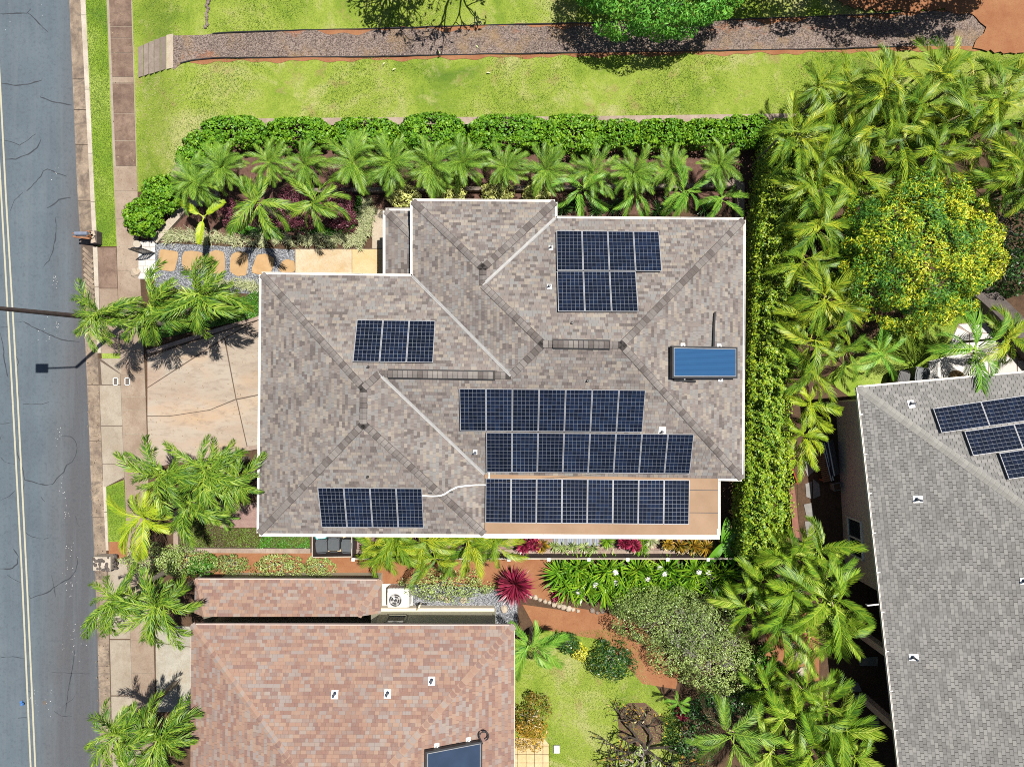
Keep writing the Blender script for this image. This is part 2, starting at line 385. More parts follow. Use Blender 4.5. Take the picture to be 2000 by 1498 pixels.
M['bin'] = plain('bin_plastic', (.055, .062, .068), .45, .4, var=.1, bump=.1)
M['red_paint'] = plain('red_plastic', (.42, .05, .03), .5, .4, var=.08)
M['brick_red'] = plain('red_brown_wall', (.17, .075, .055), .85, .2, var=.15)
M['tile'] = concrete('patio_tile', (.40, .29, .15), (.46, .37, .23), (.40, .26, .10), .5, 1.0)
M['ac'] = plain('cream_metal', (.62, .62, .57), .45, .4, var=.04)
M['teal'] = plain('teal_plastic', (.05, .42, .40), .4, .4)
M['blue'] = plain('blue_plastic', (.04, .13, .35), .4, .4)
M['grey_blue'] = plain('grey_blue_metal', (.13, .15, .20), .4, .5)
M['cover'] = plain('iron_cover', (.085, .07, .06), .7, .3)

G = (lambda *s: list(s))
M['L_clip'] = leafmat('clipped_shrub_leaf', [(0, (0.028, 0.090, 0.009)), (.3, (0.062, 0.185, 0.011)), (.65, (0.151, 0.302, 0.015)), (1, (0.291, 0.414, 0.022))], .5, .3, .25, .1)
M['L_hedge'] = leafmat('hedge_leaf', [(0, (.03, .10, .012)), (.3, (.10, .21, .015)), (.65, (.23, .33, .02)), (1, (.34, .40, .03))], .45, .35, .25, .05, (.35, .6))
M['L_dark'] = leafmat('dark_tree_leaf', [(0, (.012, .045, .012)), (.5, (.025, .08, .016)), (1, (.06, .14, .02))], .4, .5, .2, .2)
M['L_bright'] = leafmat('bright_tree_leaf', [(0, (.035, .14, .018)), (.5, (.09, .29, .03)), (1, (.22, .42, .05))], .5, .3, .3, .1)
M['L_mango'] = leafmat('yellow_flush_leaf', [(0, (.03, .11, .02)), (.3, (.08, .22, .024)), (.44, (.22, .33, .018)), (.58, (.46, .46, .014)), (1, (.58, .54, .09))], .5, .3, .25, .0, (.95, 1.25))
M['L_grey'] = leafmat('grey_green_leaf', [(0, (.06, .10, .035)), (.35, (.17, .245, .07)), (.7, (.31, .40, .10)), (1, (.52, .54, .36))], .42, .5, .2, .2)
M['L_croton'] = leafmat('croton_leaf', [(0, (.03, .07, .01)), (.35, (.14, .10, .015)), (.7, (.36, .20, .02)), (1, (.48, .34, .04))], .4, .5, .2, .1)
M['L_red'] = leafmat('red_ti_leaf', [(0, (.06, .008, .016)), (.45, (.20, .014, .04)), (.8, (.34, .03, .085)), (1, (.42, .10, .13))], .35, .5, .25, .1)
M['L_purple'] = leafmat('purple_leaf', [(0, (.035, .009, .014)), (.5, (.115, .028, .045)), (1, (.23, .07, .10))], .45, .4, .15, .2)
M['L_cover'] = leafmat('ground_cover_leaf', [(0, (.02, .08, .008)), (.5, (.045, .16, .010)), (1, (.11, .25, .015))], .4, .4, .2, .2)
M['L_brown_cover'] = leafmat('dry_cover_leaf', [(0, (.06, .045, .03)), (.3, (.08, .085, .025)), (.65, (.085, .14, .016)), (1, (.13, .20, .02))], .55, .3, .15, .0, (.7, .9))
M['L_lirio'] = leafmat('variegated_blade', [(0, (.14, .19, .07)), (.45, (.40, .43, .21)), (1, (.62, .62, .42))], .45, .4, .2, .1)
M['L_pale'] = leafmat('pale_yellow_leaf', [(0, (.24, .32, .04)), (.4, (.52, .55, .14)), (1, (.70, .69, .34))], .45, .4, .2, .1)
M['L_strap'] = leafmat('strap_leaf', [(0, (.04, .13, .010)), (.5, (.12, .27, .014)), (1, (.28, .41, .025))], .34, .5, .22, .15)
M['L_flower'] = leafmat('white_petal', [(0, (.5, .5, .46)), (1, (.7, .7, .66))], .5, .3, .2, 0)
M['L_grass'] = leafmat('grass_blade', [(0, (.05, .11, .010)), (.35, (.135, .205, .025)), (.58, (.215, .265, .05)), (.78, (.35, .34, .15)), (1, (.36, .28, .16))], .6, .25, .15, 0)
M['F_wind'] = leafmat('feather_palm_frond', [(0, (0.023, 0.073, 0.011)), (.35, (0.070, 0.159, 0.014)), (.7, (0.156, 0.249, 0.020)), (1, (0.295, 0.370, 0.054))], .46, .28, .25, .2)
M['F_gold'] = leafmat('golden_palm_frond', [(0, (0.065, 0.148, 0.011)), (.45, (0.180, 0.281, 0.013)), (1, (0.374, 0.406, 0.023))], .46, .28, .25, .3)
M['F_date'] = leafmat('date_palm_frond', [(0, (.035, .10, .014)), (.45, (.10, .215, .020)), (1, (.27, .38, .045))], .46, .28, .25, .25)
M['F_areca'] = leafmat('areca_frond', [(0, (0.024, 0.073, 0.011)), (.3, (0.071, 0.163, 0.013)), (.65, (0.185, 0.267, 0.016)), (1, (0.403, 0.404, 0.027))], .46, .28, .28, .45)
M['F_fan'] = leafmat('broad_palm_frond', [(0, (0.031, 0.092, 0.011)), (.4, (0.097, 0.202, 0.013)), (.75, (0.220, 0.313, 0.019)), (1, (0.405, 0.460, 0.085))], .46, .28, .28, .4)
M['F_young'] = leafmat('young_palm_frond', [(0, (.035, .12, .014)), (.5, (.095, .24, .020)), (1, (.25, .38, .05))], .46, .28, .22, .25)
M['stem_green'] = plain('green_stem', (.13, .17, .04), .5, .4, var=.2)
# ------------------------------------------------------------------ ground, road, pavements
def XY(px, py, z=0.0): p = W(px, py, z); return (p.x, p.y)
def sheet(name, pts, z, mat, kind='structure', parent=None, **kw):
    P = [W(x, y, z) for x, y in pts]
    b = MB(); b.add(P, tri_poly(P)); return b.build(name, mat, parent, kind=kind, **kw)
def slab(name, pts, z0, z1, mat, parent=None, inset=0.0, **kw):
    if inset:
        cx = sum(p[0] for p in pts) / len(pts); cy = sum(p[1] for p in pts) / len(pts)
        pts = [(x + (inset if x < cx else -inset), y + (inset if y < cy else -inset)) for x, y in pts]
    b = MB(); b.prism([W(x, y, z1) for x, y in pts], z0, z1); return b.build(name, mat, parent, **kw)

tA = [(0, 135), (375, 151), (480, 158), (750, 170), (950, 178), (1125, 186), (1300, 192), (1498, 196)]
tG = [(0, 157), (375, 176), (480, 181), (750, 193), (950, 201), (1125, 209), (1300, 214), (1498, 218)]
tC = [(0, 167), (375, 184), (480, 190), (750, 199), (950, 207), (1125, 214), (1300, 218), (1498, 222)]
tS1 = [(0, 208), (375, 223), (480, 228), (750, 236), (950, 244), (1125, 250), (1300, 257), (1498, 262)]
tS2 = [(0, 258), (375, 269), (480, 271), (750, 284), (950, 290), (1125, 296), (1300, 302), (1498, 306)]
A = lambda y: lerp_at(tA, y); Gt = lambda y: lerp_at(tG, y); Cb = lambda y: lerp_at(tC, y); S1 = lambda y: lerp_at(tS1, y); S2 = lambda y: lerp_at(tS2, y)
def strip(fa, fb, y0, y1, st=60):
    ys = [y0 + (y1 - y0) * i / max(1, round((y1 - y0) / st)) for i in range(max(1, round((y1 - y0) / st)) + 1)]
    return [(fa(y), y) for y in ys] + [(fb(y), y) for y in ys[::-1]]

b = MB(); b.add([(-320, -320, -.35), (320, -320, -.35), (320, 320, -.35), (-320, 320, -.35)], [(0, 1, 2, 3)])
b.build('terrain', M['lawn'], kind='structure')
road = sheet('road', strip(lambda y: -900, A, -700, 2200, 100), -.11, M['asphalt'])
b = MB(); b.prism([W(x, y, -.02) for x, y in strip(lambda y: Gt(y) + 2, lambda y: 2900, -700, 2200, 100)], -.2, -.004); b.build('ground', M['soil'], kind='structure')
gut = sheet('gutter', strip(A, lambda y: Gt(y) + 4, -700, 2200, 100), -.104, M['joint'])
for y0, y1 in [(-300, -60), (-60, 155), (155, 215), (215, 283), (283, 392), (392, 478), (603, 752), (752, 861), (861, 1010), (1010, 1130), (1130, 1300), (1300, 1440), (1440, 1700)]:
    slab('segment', strip(A, Gt, y0 + .6, y1 - .6), -.2, -.07 + random.uniform(-.004, .004), M['gutter'], gut)
rib = MB()
for k in range(13):                               # slanting grooves cast into the gutter by the drain
    y = 492 + k * 10.2
    p, q = W(A(y) + 3, y - 8, -.05), W(Gt(y) - 1, y + 10, -.05)
    d = (q - p); n_ = Vector((-d.y, d.x, 0)).normalized() * .068
    r_ = MB(); r_.prism([p - n_, q - n_, q + n_, p + n_], -.12, -.06); r_.build('rib', M['gutter'], gut)
curb = sheet('curb', strip(lambda y: Gt(y) + 1, Cb, -400, 480), -.09, M['joint'])
for y0, y1 in [(-400, -120), (-120, 30), (30, 175), (175, 300), (300, 395), (395, 455), (482, 560), (560, 690), (938, 1000), (1000, 1075)]:
    slab('segment', strip(Gt, Cb, y0 + .5, y1 - .5), -.2, .035, M['curb'], curb)
for tab, nm in (([(375, 2), (750, 23), (1125, 43), (1498, 60)], 'l'), ([(160, 0), (375, 11), (750, 33), (1125, 52), (1498, 69)], 'r')):
    f = lambda y: lerp_at(tab, y)
    sheet('road_line', strip(lambda y: f(y) - 1.7, lambda y: f(y) + 1.7, -300, 1800, 40), -.105, M['line_paint'])
mh = MB(); c = W(87, 1372, -.104); mh.tube([c - Vector((0, 0, .02)), c], [.10, .09], 14); tag(mh.build('valve_cover', M['cover']), 'small round dark valve cover in the asphalt near the crushed cup', 'utility cover')
# sealed and open cracks in the asphalt
cracks = [[(0, 163), (20, 165), (32, 168), (60, 164), (82, 157)], [(0, 28), (25, 27), (52, 26), (60, 18)], [(55, 26), (66, 35), (76, 46), (94, 64)],
 [(0, 274), (22, 277), (38, 284), (52, 275), (70, 262)], [(4, 306), (10, 312), (30, 311), (55, 302), (72, 290), (80, 272)], [(78, 190), (100, 198), (118, 202), (140, 206)],
 [(52, 374), (70, 355), (80, 345), (84, 335), (92, 330), (110, 338), (130, 345)], [(20, 412), (28, 392), (45, 376)], [(92, 407), (104, 400), (115, 390), (125, 388), (138, 386)],
 [(84, 521), (96, 510), (103, 490), (108, 465), (110, 440), (108, 425)], [(30, 630), (45, 628), (68, 641), (90, 651), (120, 664), (155, 668)],
 [(0, 640), (18, 638)], [(0, 650), (6, 672), (8, 700), (16, 738)], [(30, 690), (36, 708), (32, 720)], [(37, 762), (36, 780)], [(45, 789), (82, 790), (96, 785)],
 [(0, 828), (28, 825)], [(0, 852), (2, 860)], [(0, 893), (10, 902), (33, 908)], [(118, 852), (138, 852), (148, 862), (151, 875), (148, 890), (140, 902), (130, 908), (124, 922), (110, 936), (103, 946), (90, 947), (70, 943), (48, 937), (44, 915), (35, 890), (33, 870)],
 [(0, 978), (18, 968), (30, 958)], [(47, 944), (44, 970)], [(50, 1040), (60, 1047), (78, 1052)], [(86, 1052), (95, 1050)], [(148, 1008), (151, 1022), (155, 1028)], [(80, 970), (88, 980)],
 [(0, 1111), (24, 1110), (34, 1100), (36, 1085), (26, 1072)], [(150, 1086), (152, 1100), (148, 1114), (138, 1128), (116, 1140), (104, 1148), (92, 1158), (75, 1162), (60, 1168), (56, 1162)], [(100, 1122), (106, 1148), (108, 1166)],
 [(15, 1123), (25, 1130), (42, 1138)], [(0, 1284), (25, 1282), (48, 1285)], [(100, 1312), (140, 1314), (180, 1316)], [(50, 1346), (58, 1350)], [(106, 1388), (120, 1398), (140, 1398)], [(125, 1378), (140, 1366), (147, 1358)], [(35, 1402), (52, 1401)], [(146, 1270), (140, 1312), (133, 1350), (128, 1390)]]
cr = MB()
for ln in cracks:
    pts = []
    for (x0, y0), (x1, y1) in zip(ln[:-1], ln[1:]):
        n = max(1, int(math.hypot(x1 - x0, y1 - y0) / 6))
        pts += [(x0 + (x1 - x0) * i / n + random.uniform(-.7, .7), y0 + (y1 - y0) * i / n + random.uniform(-.7, .7)) for i in range(n)]
    pts.append(ln[-1]); P = [W(x, y, -.1065) for x, y in pts]
    wd = .010 if len(ln) < 4 else .021
    L_, R_ = [], []
    for i, p in enumerate(P):
        d = P[min(i + 1, len(P) - 1)] - P[max(i - 1, 0)]; n_ = Vector((-d.y, d.x, 0)).normalized()
        w_ = wd * random.uniform(.5, 1.5) * min(1, .35 + 1.3 * math.sin(math.pi * (i + .5) / len(P)))
        L_.append(p + n_ * w_); R_.append(p - n_ * w_)
    cr.add(L_ + R_, [(i, len(P) + i, len(P) + i + 1, i + 1) for i in range(len(P) - 1)])
cr.build('crack_sealant', M['sealant'], road, kind='stuff')
sp = MB()                                        # specks of pale litter and paint on the road
for cx, cy, n, s in [(108, 545, 16, 3), (110, 640, 10, 3), (115, 850, 14, 4), (122, 955, 10, 5), (131, 1005, 10, 4), (137, 1085, 10, 6), (140, 1140, 20, 9), (142, 1247, 26, 9), (95, 1370, 12, 10), (68, 1365, 12, 8), (90, 650, 9, 6), (82, 20, 3, 4), (18, 38, 4, 8), (110, 340, 5, 6)]:
    for _ in range(n):
        x, y = random.gauss(cx, s), random.gauss(cy, s * 2.2); r = random.uniform(.006, .02)
        p = W(x, y, -.104); sp.add([p + Vector((math.cos(a + r * 99) * r, math.sin(a + r * 99) * r * random.uniform(.5, 1), 0)) for a in (0, 1.6, 3.1, 4.7)], [(0, 1, 2, 3)])
sp.build('road_speck', M['white'], road, kind='stuff')
b = MB(); b.tube([W(43, 1373, -.1), W(43.5, 1375, .02), W(44, 1377, .06)], [.05, .075, .03], 7); b.box(W(42, 1370, -.07), .12, .07, .06, .5)
tag(b.build('crushed_cup', M['blue']), 'small crushed blue plastic cup lying on the road by the double line', 'litter')

# pavement
side = sheet('sidewalk', strip(S1, S2, -400, 1800), .012, M['apron'])
js = [-160, -105, -52, 0, 52, 75, 104, 151, 163, 222, 275, 325, 374, 428, 480, 530, 592, 645, 688, 733, 775, 801, 848, 890, 929, 985, 1040, 1090, 1140, 1190, 1249, 1314, 1370, 1420, 1470, 1530]
for y0, y1 in zip(js[:-1], js[1:]):
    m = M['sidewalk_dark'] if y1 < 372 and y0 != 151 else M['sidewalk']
    dx = 5 if y1 < 372 else .6
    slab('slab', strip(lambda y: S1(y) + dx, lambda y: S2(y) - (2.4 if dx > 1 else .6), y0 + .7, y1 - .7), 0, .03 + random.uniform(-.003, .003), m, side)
apron = sheet('driveway_apron', strip(lambda y: Gt(y), S1, 700, 936), .008, M['joint'])
for i, pts in enumerate([[(196, 706), (235, 731), (235, 751), (199, 751)], [(197, 701), (236, 700), (236, 730)], strip(lambda y: Gt(y) + 1, lambda y: S1(y) - .6, 752.6, 831), strip(lambda y: Gt(y) + 1, lambda y: S1(y) - .6, 832.5, 906), [(Gt(907) + 1, 907), (S1(907) - .6, 907), (S1(932) - 1, 932), (206, 951), (Gt(950) + 1, 951)]]):
    slab('slab', pts, -.15, .028 + .002 * i, M['apron'], apron)
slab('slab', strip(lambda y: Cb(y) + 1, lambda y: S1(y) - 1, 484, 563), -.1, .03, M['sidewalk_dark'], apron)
slab('slab', strip(lambda y: Cb(y) + 1, lambda y: S1(y) - 1, 564, 690), -.1, .027, M['sidewalk'], apron)
for y0, y1 in [(1090, 1162), (1163, 1248), (1249, 1358), (1359, 1450), (1451, 1600)]:
    slab('slab', strip(lambda y: Gt(y) + 2, lambda y: S1(y) - .6, y0 + .6, y1 - .6), -.15, .028, M['apron'], apron)
def inset_poly(fa, fb, a, b_, y0, y1): return strip(lambda y: fa(y) + a, lambda y: fb(y) - b_, y0, y1)
sheet('verge', inset_poly(Cb, S1, 0, 0, -400, 481), .02, M['lush']); sheet('verge', [(197, 672), (S1(672), 672), (S1(700), 700), (199, 700)], .024, M['lush'])
sheet('verge', [(207, 951), (S1(937) - 1, 937), (S1(1058), 1058), (212, 1058)], .024, M['lush'])
sheet('red_dirt', [(213, 1058), (S1(1058), 1058), (S1(1058) + 3, 1105), (230, 1130), (212, 1120)], .016, M['red_dirt'])

# driveway of the grey house: slabs on a dark bed
drv = sheet('driveway', [(287, 690), (505, 618), (545, 612), (545, 872), (290, 908)], .006, M['joint'])
for pts in [[(288, 698), (503, 625), (438, 659), (288, 756.5)], [(508, 624), (545, 616), (545, 762), (462, 779), (440, 661)], [(545, 764), (545, 870), (484, 874), (463, 781)],
            [(288, 758.5), (437.5, 662.5), (460, 779), (410, 800), (331, 812), (288, 812)], [(288, 813.5), (331, 813.5), (410, 801.5), (461, 781), (482, 874), (290, 906)]]:
    slab('slab', pts, -.1, .024 + random.uniform(-.003, .003), M['driveway'], drv)
d2 = sheet('neighbour_driveway', [(302, 1222), (420, 1225), (420, 1345), (304, 1345)], .006, M['joint'])
slab('slab', [(302, 1222), (420, 1224), (420, 1268), (304, 1254)], -.1, .022, M['grey_drive'], d2)
slab('slab', [(304, 1255.5), (420, 1269.5), (420, 1390), (306, 1390)], -.1, .024, M['grey_drive'], d2)
# low kerb wall between hedge bed and driveway
kb = MB()
for (x0, y0), (x1, y1) in [((287, 688), (400, 652)), ((400, 652), (506, 620))]:
    p, q = W(x0, y0, .16), W(x1, y1, .16); d = (q - p).normalized(); n_ = Vector((-d.y, d.x, 0)) * .085
    kb.prism([p - n_, q - n_, q + n_, p + n_], -.05, .16)
tag(kb.build('kerb_wall', M['garden_wall']), 'low concrete kerb wall slanting between the driveway and the palm bed', 'wall')
kb = MB()
p, q = W(300, 908, .14), W(508, 872, .14); n_ = Vector((.02, .1, 0)); kb.prism([p - n_, q - n_, q + n_, p + n_], -.05, .14)
tag(kb.build('kerb_wall', M['garden_wall']), 'low concrete kerb along the lower palm bed beside the driveway', 'wall')

# water meter covers
for i, (x, lab) in enumerate(((226, 'dark iron meter cover in a pale frame beside the gutter slab'), (249, 'dark iron meter cover in a pale frame on the sidewalk slab'))):
    t_ = thing('meter_cover', W(x, 745, .03), lab, 'utility cover', 'meter covers')
    f = MB()
    for cx_, cy_, sx, sy in ((-.105, 0, .03, .36), (.105, 0, .03, .36), (0, .165, .24, .03), (0, -.165, .24, .03)): f.box((cx_, cy_, .008), sx, sy, .022)
    f.build('frame', M['white'], t_, loc=(0, 0, 0)); MB().box((0, 0, .004), .178, .298, .012).build('lid', M['cover'], t_, loc=(0, 0, 0))

# ------------------------------------------------------------------ the raised park lawn with its gravel path
LH = .8
def lawn_h(px): return LH * smooth(262, 350, px)
def wall_x(y): return lerp_at([(232, 405), (330, 347), (380, 268)], y)
V, F, idx = [], [], {}
def grid(rows, xl, xr, n):
    base = len(V)
    for y in rows:
        for i in range(n + 1):
            x = xl(y) + (xr(y) - xl(y)) * (i / n) ** 1.6
            V.append(W(x, y, lawn_h(x) + .012 + .03 * math.sin(x * .021 + y * .013) * smooth(300, 420, x)))
    for r in range(len(rows) - 1):
        for i in range(n):
            a = base + r * (n + 1) + i; F.append((a, a + n + 1, a + n + 2, a + 1))
grid([-420 + i * 40 for i in range(16)] + [195, 215, 234], S2, lambda y: 2700, 60)
grid([234, 262, 290, 318, 346, 375], S2, wall_x, 14)
lb = MB(); lb.add(V, F); lb.build('lawn', M['lawn'], kind='structure', smooth_=True)
top = [(338, 70), (400, 69), (425, 64), (500, 61), (700, 57), (1000, 48), (1250, 43), (1480, 37), (1640, 31), (1900, 18), (2100, 5), (2500, -10)]
bot = [(338, 138), (352, 124), (372, 118), (420, 113), (500, 113), (700, 111), (1000, 105), (1250, 101), (1480, 98), (1640, 95), (1760, 91), (1940, 90), (2100, 86), (2500, 80)]
ty = lambda x: lerp_at([(p[0], p[1]) for p in top], x); by = lambda x: lerp_at([(p[0], p[1]) for p in bot], x)
def ribbon(fa, fb, x0, x1, dz, st=20):
    n = int((x1 - x0) / st); xs = [x0 + (x1 - x0) * i / n for i in range(n + 1)]; b = MB()
    h = lambda x, y: lawn_h(x) + .022 + .03 * math.sin(x * .021 + y * .013) * smooth(300, 420, x) + dz
    vs = [W(x, fa(x), h(x, fa(x))) for x in xs] + [W(x, (fa(x) + fb(x)) / 2, h(x, (fa(x) + fb(x)) / 2)) for x in xs] + [W(x, fb(x), h(x, fb(x))) for x in xs]
    m = len(xs); b.add(vs, [(i, r * m + m + i, r * m + m + i + 1, i + 1) if r == 0 else (m + i, 2 * m + i, 2 * m + i + 1, m + i + 1) for r in (0, 1) for i in range(m - 1)]); return b
gp = ribbon(ty, by, 338, 2500, .006).build('gravel_path', M['path_gravel'], kind='structure')
ribbon(by, lambda x: by(x) + 8 + 2 * math.sin(x * .05) + 2 * math.sin(x * .13), 372, 1960, .003, 8).build('red_dirt', M['red_dirt'], kind='structure')
ribbon(lambda x: ty(x) - 1, lambda x: ty(x) + 5 + 5 * math.sin(x * .03) + 3 * math.sin(x * .11), 600, 2000, .010, 8).build('red_dirt', M['red_dirt'], kind='structure')
def ragged(pts, amp, st=9):
    out = []
    for (x0, y0), (x1, y1) in zip(pts, pts[1:] + pts[:1]):
        n = max(1, int(math.hypot(x1 - x0, y1 - y0) / st)); n = min(n, 40)
        out += [(x0 + (x1 - x0) * i / n + random.uniform(-amp, amp), y0 + (y1 - y0) * i / n + random.uniform(-amp, amp)) for i in range(n)]
    return out
sheet('red_dirt', ragged([(1905, 90), (1945, 104), (2300, 110), (2300, -260), (1560, -260), (1600, -40), (1650, 14), (1720, 22), (1850, 20), (1900, 30), (1930, 55), (1915, 75)], 5), LH + .085, M['red_dirt'])
for fn, lab in ((ty, 'thin black edging strip along the upper side of the gravel path'), (by, 'thin black edging strip along the lower side of the gravel path')):
    e = MB(); x0 = 415 if fn is ty else 352
    n = int((1760 - x0) / 22)
    e.tube([W(x, fn(x) + random.uniform(-.5, .5), lawn_h(x) + .06) for x in [x0 + (1760 - x0) * i / n for i in range(n + 1)]], .024, 5)
    tag(e.build('path_edging', M['black']), lab, 'edging')
# stone stair from the pavement up to the path
st = thing('stone_stair', W(305, 110, 0), 'short weathered stone stair of six steps climbing from sidewalk to gravel path', 'stairs')
xs = [270, 281, 291, 301.5, 313, 325, 339]
for k in range(6):
    yt = 92 - 4.4 * k; yb = 151 - 3.0 * k
    z = .13 * (k + 1); jit = lambda: random.uniform(-1, 1)
    pts = [(xs[k], yt + jit()), (xs[k + 1] - 1, yt - 3 + jit()), (xs[k + 1] - 1 + jit() * .4, (yt + yb) / 2), (xs[k + 1] - 1, yb - 3 + jit()), (xs[k], yb + jit()), (xs[k] + jit() * .5, (yt + yb) / 2)]
    slab('riser', [(p[0] + (6 if p[0] > xs[k] + 4 else 1.5), p[1]) for p in pts], -.05, z - .07, M['joint'], st)
    slab('step', pts, z - .12, z, M['steps'] if k < 5 else M['pale_walk'], st)

# ------------------------------------------------------------------ garden beds, walls, walks
sheet('mulch', [(275, 470), (268, 400), (340, 345), (408, 246), (1512, 236), (1560, 300), (1560, 640), (1440, 640), (1440, 400), (1000, 440), (300, 475)], .004, M['mulch'])
def wall(name, line, wpx, z, mat, label, cat='wall', z0=-.1, blk=None):
    t_ = thing(name, W(*line[0], 0), label, cat); P = [W(x, y, z) for x, y in line]
    for i in range(len(P) - 1):
        d = (P[i + 1] - P[i]); L = d.length; d.normalize(); n_ = Vector((-d.y, d.x, 0)) * (wpx * (H - z) / FPX / 2)
        m = max(1, round(L / blk)) if blk else 1
        for k in range(m):
            p = P[i] + d * (L * k / m + (.004 if k else 0)); q = P[i] + d * (L * (k + 1) / m)
            b = MB(); b.prism([p - n_, q - n_, q + n_, p + n_], z0, z + random.uniform(-.004, .004)); b.build('segment', mat, t_)
    return t_
wall('retaining_wall', [(338, 345), (352, 318), (407, 240), (720, 237), (1100, 235), (1560, 229)], 14, .86, M['garden_wall'], 'long low retaining wall between the lawn and the clipped garden shrubs', blk=2.6)
wall('planter_wall', [(300, 470), (362, 402), (424, 374)], 15, .22, M['curb'], 'pale slanting garden curb beside the round shrubs near the gate', blk=1.3)
wall('planter_wall', [(600, 372), (1440, 362)], 8, .35, M['steps'], 'dark low planter wall below the row of date palms', blk=3)
wall('planter_wall', [(1390, 357), (1447, 357), (1447, 432)], 14, .38, M['garden_wall'], 'pale planter wall corner at the end of the date palms', blk=2)
walk = sheet('front_walk', [(576, 485), (726, 485), (726, 408), (756, 408), (756, 560), (576, 560)], .01, M['joint'])
slab('slab', [(577, 487), (687, 487), (687, 560), (577, 560)], 0, .034, M['walk_tan'], walk); slab('slab', [(688, 487), (754, 487), (754, 560), (688, 560)], 0, .036, M['tile'], walk); slab('slab', [(727, 410), (754, 410), (754, 486), (727, 486)], 0, .033, M['pale_walk'], walk)
sheet('entry_gravel', [(302, 474), (576, 488), (576, 560), (500, 575), (302, 562)], .012, M['grey_gravel'])
ent = bpy.data.objects['entry_gravel']
for pts in [[(312, 487), (330, 489), (348, 492), (346, 510), (341, 530), (308, 527), (309, 505)], [(358, 492), (378, 490), (397, 494), (400, 510), (392, 526), (362, 530), (354, 512)], [(410, 492), (424, 488), (437, 492), (440, 515), (438, 533), (420, 536), (404, 528), (404, 508)],
            [(452, 496), (468, 491), (483, 494), (485, 515), (481, 538), (462, 540), (449, 530), (449, 510)], [(503, 497), (520, 496), (536, 504), (533, 522), (526, 538), (510, 538), (491, 532), (496, 512)], [(550, 511), (561, 506), (575, 510), (577, 530), (560, 536), (543, 528)]]:
    o = MB(); cx = sum(p[0] for p in pts) / len(pts); cy = sum(p[1] for p in pts) / len(pts); P = []
    for i in range(len(pts)):
        a, c = pts[i], pts[(i + 1) % len(pts)]
        for t in (.15, .5, .85): P.append((a[0] + (c[0] - a[0]) * t + random.uniform(-.6, .6), a[1] + (c[1] - a[1]) * t + random.uniform(-.6, .6)))
    o.prism([W(x, y, .045) for x, y in P], 0, .045 + random.uniform(-.006, .006)); o.build('stepping_stone', M['flagstone'], ent)
pv = sheet('entry_paving', [(269, 470), (303, 470), (303, 545), (271, 545)], .01, M['curb'])
for r in range(6):
    xs = [270, 281 + (r % 2) * 4, 292 + (r % 2) * 3, 303]
    for c in range(3): slab('slab', [(xs[c] + .5, 470.5 + r * 12.5), (xs[c + 1] - .5, 470.5 + r * 12.5), (xs[c + 1] - .5, 482.4 + r * 12.5), (xs[c] + .5, 482.4 + r * 12.5)], 0, .03 + random.uniform(0, .006), M['marble'], pv)
# side yards
sheet('side_gravel', [(790, 1140), (1010, 1150), (1012, 1240), (800, 1240)], .008, M['grey_gravel'])
sheet('red_dirt', [(345, 1074), (1000, 1076), (1076, 1090), (1090, 1180), (1230, 1205), (1330, 1300), (1290, 1325), (1180, 1225), (1080, 1180), (1010, 1150), (790, 1140), (345, 1128)], .004, M['red_dirt'])
sheet('red_dirt', [(1020, 1180), (1090, 1190), (1225, 1222), (1255, 1268), (1330, 1300), (1320, 1345), (1255, 1335), (1180, 1250), (1090, 1235), (1045, 1225)], .012, M['red_dirt'])
sheet('back_lawn', [(1000, 1260), (1050, 1225), (1115, 1232), (1190, 1222), (1250, 1270), (1265, 1320), (1330, 1400), (1330, 1700), (1000, 1700)], .010, M['lawn'])
sheet('soil_bed', [(1205, 1388), (1228, 1372), (1260, 1372), (1285, 1392), (1297, 1425), (1290, 1450), (1250, 1460), (1210, 1440)], .016, M['mulch'])
sheet('side_lawn', [(1610, 740), (1730, 640), (1880, 560), (1930, 555), (2030, 700), (2600, 700), (2600, 780), (1680, 790)], .006, M['lush'])
sheet('pink_gravel', [(690, 1046), (1440, 1046), (1440, 1078), (690, 1078)], .006, M['pink_gravel'])
sheet('pink_gravel', [(430, 985), (520, 980), (520, 1030), (430, 1030)], .006, M['pink_gravel'])
sheet('red_dirt', [(1500, 1180), (1600, 1190), (1600, 1330), (1490, 1330)], .006, M['red_dirt'])
pat = sheet('patio', [(960, 1440), (1060, 1440), (1073, 1452), (1073, 1700), (960, 1700)], .01, M['joint'])
for r in range(8):
    for c in range(7):
        x, y = 962 + c * 16.4, 1440 + r * 16.4
        if x > 1065: continue
        pts = [(x + .4, y + .4), (x + 16, y + .4), (x + 16, y + 16), (x + .4, y + 16)]
        if c == 6: pts = [(x + .4, y + .4), (1072, y + .4 + (12 if r == 0 else 0)), (1072, y + 16), (x + .4, y + 16)]
        slab('tile', pts, 0, .03, M['tile'], pat)
wp = sheet('white_patio', [(1846, 690), (1872, 632), (1925, 628), (1990, 700), (2080, 700), (2080, 760), (1800, 760)], .012, M['garden_wall'])
for pts in [[(1848, 690), (1870, 640), (1892, 650), (1893, 690)], [(1872, 634), (1924, 630), (1938, 650), (1894, 650)], [(1894, 652), (1940, 652), (1952, 690), (1895, 690)], [(1815, 705), (1870, 692), (1930, 692), (1930, 760), (1805, 760)], [(1932, 692), (1985, 700), (1987, 760), (1932, 760)], [(1988, 705), (2070, 705), (2070, 760), (1988, 760)]]:
    slab('slab', pts, 0, .034 + random.uniform(0, .005), M['marble'], wp)
deckp = sheet('side_deck', [(1080, 1046), (1170, 1046), (1170, 1066), (1080, 1066)], .012, M['joint'])
